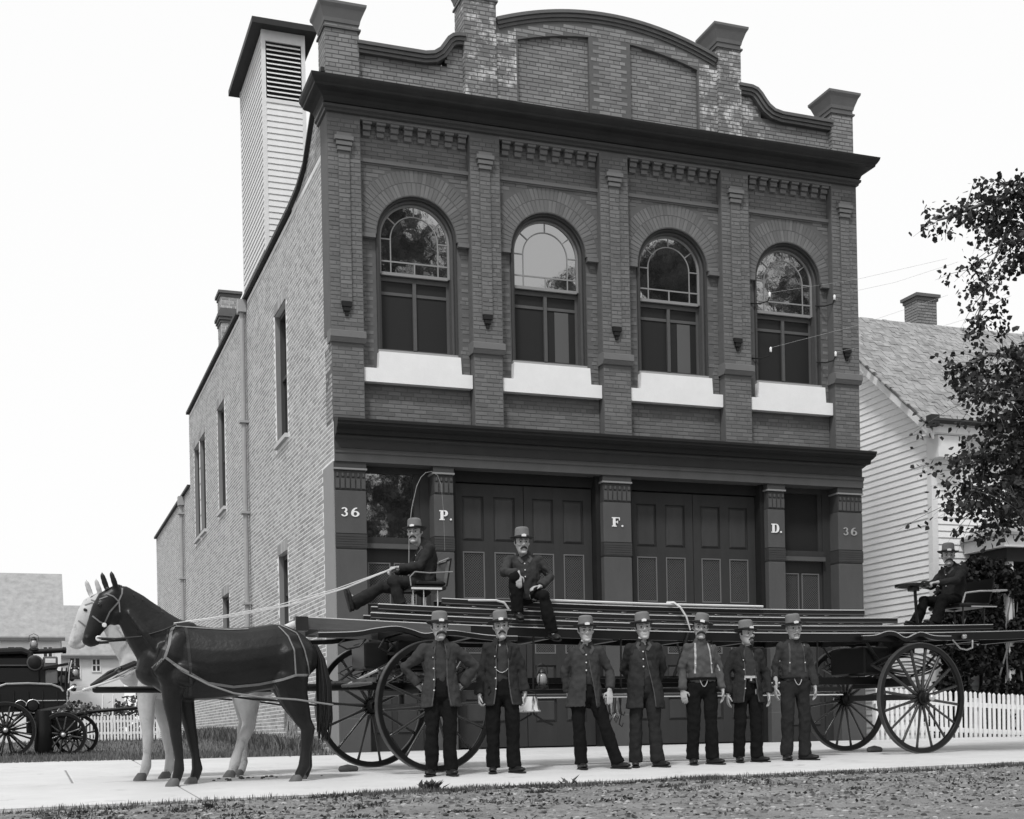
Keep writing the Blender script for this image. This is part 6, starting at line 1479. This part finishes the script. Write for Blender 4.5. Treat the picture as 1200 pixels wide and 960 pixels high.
for x in (12.2, 12.55):
    for y in (15.14, 15.76): W_(MB().tube([(x, y, 1.5), (x, y, 1.87)], .012, 6, caps='flat'), 'seat_leg', 'iron')
W_(MB().tube([(12.15,15.08,1.93), (12.2,15.08,2.06), (12.45,15.08,2.09), (12.9,15.08,2.11), (12.92,15.45,2.13), (12.9,15.82,2.11), (12.2,15.82,2.06)], .013, 6), 'arm_rail', 'brass')
W_(MB().loft([[(12.62,y,1.93),(12.72,y,2.28),(12.74,y,2.28),(12.64,y,1.93)] for y in (15.12,15.78)]), 'seat_back', 'wpaint')
W_(MB().box(11.3, 12.8, 15.0, 15.9, 1.50, 1.53), 'platform', 'wpaint')
W_(MB().box(11.62, 11.66, 15.1, 15.8, 1.53, 1.66), 'footboard', 'wpaint')
W_(MB().tube([(11.8,14.86,1.39),(11.9,14.84,1.28),(12.0,14.83,1.26),(12.1,14.84,1.29),(12.12,14.86,1.39)], .012, 6), 'grab_iron', 'brass'); W_(MB().lathe([(.001,-.05),(.03,-.045),(.03,.0),(.001,.01)], 12, (11.95, 14.84, 1.44), axis='Y'), 'beam_knob', 'brass', smooth=True)
# ladders stacked on the wagon, each a thing of its own
def ladder(x0, x1, y0, y1, dz, label):
    t = thing('ladder', label, 'ladder', ((x0+x1)/2, (y0+y1)/2, zf((x0+x1)/2)+dz-.07), 0, 'long wooden ladders stacked on the wagon')
    for y in (y0, y1-.035):
        r_ = sagbeam(x0, x1, y, y+.035, .066, dz, 'rail', 'wwood', t); sagbeam(x0+.002, x1-.002, y-.002, y+.028, .010, dz+.0105, 'rail_highlight', 'wlight', r_); sagbeam(x0+.002, x1-.002, y-.002, y+.01, .006, dz-.048, 'rail_edge', 'rail_grey', r_)  # pale strip puts the sky highlight on the rail top into the colour
    n = int((x1-x0)/.33)
    for k in range(n):
        x = x0+.16+k*.33; MB().tube([(x, y0+.03, zf(x)+dz-.035), (x, y1-.03, zf(x)+dz-.035)], .014, 6, caps='flat').build('rung', M['wlight'], t, world=True)
    return t
ladder(3.77, 12.53, 14.93, 15.32, .100, 'longest wooden ladder, lowest on the street side of the stack')
ladder(3.95, 12.20, 15.42, 15.82, .102, 'long wooden ladder lowest on the station side of the stack')
ladder(3.86, 10.97, 14.93, 15.30, .205, 'middle wooden ladder on the street side, its tail end by the rear wheel')
ladder(4.9, 10.6, 15.42, 15.80, .206, 'middle wooden ladder on the station side of the stack')
ladder(4.63, 10.46, 14.94, 15.31, .310, 'topmost wooden ladder the lounging man sits on')
ladder(5.3, 9.8, 15.43, 15.79, .309, 'topmost ladder on the station side, shortest of the stack')
# hooks and poles lying on the ladders
t = thing('pike_pole', 'long pike pole lying along the top of the ladders with its curved hook up', 'pike pole', (7.6, 14.88, 1.8))
MB().tube([(5.9,14.90,zf(5.9)+.345), (7.4,14.90,zf(7.4)+.345), (8.9,14.90,zf(8.9)+.345)], .014, 6, caps='flat').build('shaft', M['wlight'], t, world=True)
t = thing('hook', 'pale curved iron hook hanging over the ladder rails beside the braces man', 'hook', (7.7, 14.86, 1.7))
MB().tube([(7.55,14.93,1.845), (7.62,14.88,1.84), (7.70,14.86,1.78), (7.78,14.855,1.66), (7.83,14.855,1.50)], [.012,.018,.018,.017,.012], 8, flat=.6).build('hook_blade', M['wlight'], t, world=True)
MB().tube([(7.80,14.85,1.46), (7.70,14.84,1.20), (7.58,14.83,.92)], .022, 8, caps='flat').build('handle', M['wpaint'], t, world=True)
t = thing('hook', 'short curved hook resting near the left end of the top ladder', 'hook', (5.3, 14.86, 1.8))
MB().tube([(4.95,14.90,1.83), (5.28,14.88,1.83), (5.38,14.87,1.80), (5.43,14.87,1.73)], .013, 6).build('hook_blade', M['wlight'], t, world=True)
# stuff hung under the ladders
def lantern(label, c, h=.26, r_=.075, bright='lampglass', cat='lantern', n='lantern'):
    t = thing(n, label, cat, c)
    MB().lathe([(.001,0),(r_*1.05,0),(r_*1.05,.03),(r_*.75,.045)], 14).build('font', M['iron'], t, smooth=40)
    MB().lathe([(r_*.55,.045),(r_*.85,.09),(r_*.8,.15),(r_*.5,.19)], 14).build('globe', M[bright], t, smooth=True)
    MB().lathe([(r_*.55,.19),(r_*.7,.20),(r_*.45,.235),(r_*.2,.25),(.001,.255)], 14).build('cap', M['iron'], t, smooth=40)
    for q in range(4): a = PI/4+q*PI/2; MB().tube([(r_*math.cos(a), r_*math.sin(a), .02), (r_*1.05*math.cos(a), r_*1.05*math.sin(a), .12), (r_*.6*math.cos(a), r_*.6*math.sin(a), .2)], .005, 5).build('guard_wire', M['iron'], t)
    MB().tube([(-r_,0,.19), (-r_*.9,0,.27), (0,0,.31), (r_*.9,0,.27), (r_,0,.19)], .006, 5).build('handle', M['iron'], t)
    return t
lantern('glass lantern standing on the running board left of the clean-shaven man', (5.84, 14.88, .776))
lantern('glass lantern standing on the dark running board behind the man in braces', (7.34, 14.95, .776), r_=.06)
t = thing('bucket', 'pale metal fire bucket streaked dark, hung below the running board by the second man', 'bucket', (5.60, 14.72, .50))
MB().lathe([(.001,.0),(.135,.0),(.145,.012),(.13,.03),(.105,.18),(.10,.18),(.12,.03)], 18).build('pail', mat('streaked_tin', .75, .4, 9, .1, stain=(13, .50, .05), stretch=(1,1,.25)), t, smooth=40)
MB().tube([(-.10,0,.18),(-.08,0,.23),(0,0,.25),(.08,0,.23),(.10,0,.18)], .006, 5).build('handle', M['iron'], t)
t = thing('hanging_tools', 'bunch of dark iron hooks and chains hung under the running board between two men', 'tools', (6.75, 14.84, .66))
rr = random.Random(9)
for k in range(9):
    x = -.10+.026*k; L = rr.uniform(.18,.34); MB().tube([(x,0,.01), (x+rr.uniform(-.02,.02),rr.uniform(-.02,.02),-L*.6), (x+rr.uniform(-.03,.03),0,-L), (x+.03,0,-L-.03), (x+.045,0,-L+.01)], rr.uniform(.005,.011), 6).build('iron_hook', M['iron'] if k % 3 else M['brass'], t)
W_(MB().box(6.5, 7.05, 14.82, 14.85, .70, .715), 'tool_rack', 'wlight')
t = thing('axe', 'fire axe strapped flat along the running board near the rear wheel', 'axe', (9.1, 14.78, .82))
MB().tube([(-.4,0,0),(.35,0,.01)], .014, 6).build('handle', M['wlight'], t); MB().poly([(.33,-.03),(.42,-.05),(.44,-.11),(.30,-.11),(.32,-.05),(.32,.05),(.40,.05)], -.012, .012).build('head', M['iron'], t)

# ============================================================ hose wagon on the left
hw = thing('hose_wagon', 'dark horse-drawn hose wagon parked on the grass at the left edge, pole pointing right', 'wagon', (0, 26.4, 0), 0)
HWm = lambda mb, name, m, smooth=False: mb.build(name, M[m], hw, smooth)
# local axes: x right, y away
HWm(MB().loft([[(x, y, z) for x, z in ((-1.6,.80),(.60,.86),(.76,1.0),(.76,1.24),(.70,1.30),(-.3,1.34),(-1.6,1.30))] for y in (-.42, .42)]), 'body', 'wpaint')
HWm(MB().tube([(-1.6,-.43,1.20), (-.55,-.43,1.24), (-.28,-.43,1.335), (.1,-.43,1.345), (.5,-.43,1.325), (.66,-.43,1.26), (.70,-.43,1.20)], .020, 6), 'side_rail', 'brass')
HWm(MB().cbox(-.72, .30, -.40, .40, 1.35, 1.64, .02), 'upper_box', 'wpaint'); HWm(MB().box(-.73, .31, -.41, .41, 1.665, 1.69), 'box_rail', 'tyre')
rr = random.Random(12)
for k in range(9): x = -1.4+.25*k; HWm(MB().bar((x,-.435,.9),(x,-.435,1.2), .025,.012), 'body_batten', 'iron')
for x in (.66,.74,.80): HWm(MB().tube([(x,-.40,1.1),(x+.01,-.42,1.45),(x+.03,-.42,1.62)], .016, 6), 'hand_rail', 'iron')
HWm(MB().cbox(.10,.42,-.36,.36,1.30,1.66,.02), 'tool_locker', 'wpaint'); HWm(MB().cbox(-.75,.20,-.37,.37,1.60,1.86,.06), 'hose_bed', 'wpaint'); HWm(MB().cbox(.60,.80,-.30,.30,1.25,1.58,.02), 'valve_box', 'wpaint'); HWm(MB().lathe([(.001,-.05),(.07,-.04),(.08,0),(.001,.02)], 14, (.70,-.36,1.42), axis='Y'), 'gauge', 'tyre', 40)
for k in range(3): HWm(MB().tube([(-.6+.3*k,-.47,.78),(-.45+.3*k,-.5,.66),(-.3+.3*k,-.47,.78)], .02, 6), 'hung_strap', 'iron')
for k in range(7):
    mb = MB(); y = -.36+.12*k; mb.tube([(-.6,y,1.70), (-.6,y,1.86), (-.45,y,1.93), (0,y,1.95), (.14,y,1.90), (.16,y,1.72)], .062, 8); HWm(mb, 'hose_fold', 'coat')
HWm(MB().tube([(.1,-.25,1.93), (.40,-.25,1.945), (.74,-.25,1.965)], [.045,.05,.045], 12, caps='flat'), 'nozzle_pipe', 'wpaint', 35); HWm(MB().lathe([(.03,.70),(.062,.71),(.062,.77),(.03,.78)], 12, (0,-.25,1.965), axis='X'), 'pipe_tip', 'wpaint')
HWm(MB().lathe([(.001,-.07),(.09,-.06),(.13,-.04),(.13,.0),(.001,.03)], 18, (.22,-.40,1.72), axis='Y'), 'gong', 'wpaint', 40); HWm(MB().lathe([(.13,-.045),(.145,-.03),(.13,-.01)], 18, (.22,-.40,1.72), axis='Y'), 'gong_rim', 'tyre')
for x, s_ in ((-.04, .10), (.17, .11)): HWm(MB().lathe([(.001,-.04),(s_*.8,-.03),(s_,0),(s_,.03),(.001,.04)], 16, (x,-.50,.93), axis='Y'), 'step_disc', 'wpaint', 40); HWm(MB().tube([(x+s_*1.05*math.cos(a), -.52, .93+s_*1.05*math.sin(a)) for a in (PI*k/8 for k in range(1,9))], .008, 5), 'disc_rim', 'brass')
HWm(MB().cbox(.40, .62, -.40, .36, 1.33, 1.60, .02), 'seat_box', 'fbrick_cop'); HWm(MB().cbox(.36, .62, -.42, .38, 1.62, 1.84, .02), 'driver_seat', 'beam'); HWm(MB().box(.40,.58,-.43,-.421,1.72,1.80), 'seat_plate', 'wlight')
HWm(MB().bar((.35,-.42,1.62), (.80,-.42,1.70), .03, .05), 'seat_rail', 'wpaint'); HWm(MB().loft([[(.72,y,1.2),(.84,y,1.78),(.87,y,1.78),(.77,y,1.2)] for y in (-.4,.4)]), 'dashboard', 'wpaint')
for x, z in ((.86,1.42), (.88,1.2)): HWm(MB().tube([(x,-.42,z),(x+.02,-.42,z+.09)], .045, 8), 'lamp_housing', 'wpaint')
HWm(MB().tube([(.80,-.44,1.35),(.82,-.46,1.60),(.86,-.46,1.75)], .014, 6), 'lamp_post', 'brass')
HWm(MB().bar((-.2,-.48,.75), (.75,-.46,.93), .03, .04), 'side_step', 'tyre'); HWm(MB().box(.2,.74,-.44,-.40,1.02,1.035), 'step_strip', 'brass')
HWm(MB().cbox(.05, .95, -.36, .36, .42, .80, .03), 'undercarriage', 'wpaint'); HWm(MB().lathe([(.001,.06),(.13,.06),(.17,.12),(.175,.50),(.15,.84),(.001,.84)], 18, (.35,-.46,0)), 'drum', 'wpaint', 40)
HWm(MB().tube([(.7,-.05,.72),(1.3,-.1,.83),(2.05,-.2,.88)], [.04,.036,.03], 8), 'pole', 'wpaint', True); HWm(MB().bar((1.1,-.6,.80),(1.1,.4,.80), .05,.06), 'evener', 'wpaint')
HWm(MB().bar((-.28,-.62,.47),(-.28,.62,.47), .06), 'rear_axle', 'iron'); HWm(MB().bar((.72,-.55,.42),(.72,.62,.42), .06), 'front_axle', 'iron')
for (x, y, r_) in ((-.30,-.62,.52), (-.30,.62,.52), (.68,-.55,.42), (.95,.60,.42)): wheel(hw, (x, y, r_-.03), r_, 0 if y < 0 else PI, 12, .07, world_parent=False)
for k in range(3): HWm(MB().loft([[(u*.45+.70, -.52, .78-.10*(1-u*u)-k*.015), (u*.45+.70, -.47, .78-.10*(1-u*u)-k*.015), (u*.45+.70, -.47, .79-.10*(1-u*u)-k*.015), (u*.45+.70, -.52, .79-.10*(1-u*u)-k*.015)] for u in (-1,-.5,0,.5,1)]), 'spring_leaf', 'iron')
for lab, loc in (('white-topped lantern on the rear of the hose wagon above the hose folds', (.21, 26.15, 1.96)), ('pale lantern hung on the dashboard of the hose wagon by its lamp post', (.92, 26.0, 1.42))):
    l_ = lantern(lab, loc, r_=.085)
for p_ in [o for o in C.objects if o.name.startswith('hat_placeholder')]: bpy.data.objects.remove(p_)
bpy.data.scenes.remove(_tmp)
for me in [m_ for m_ in bpy.data.meshes if m_.users == 0]: bpy.data.meshes.remove(me)
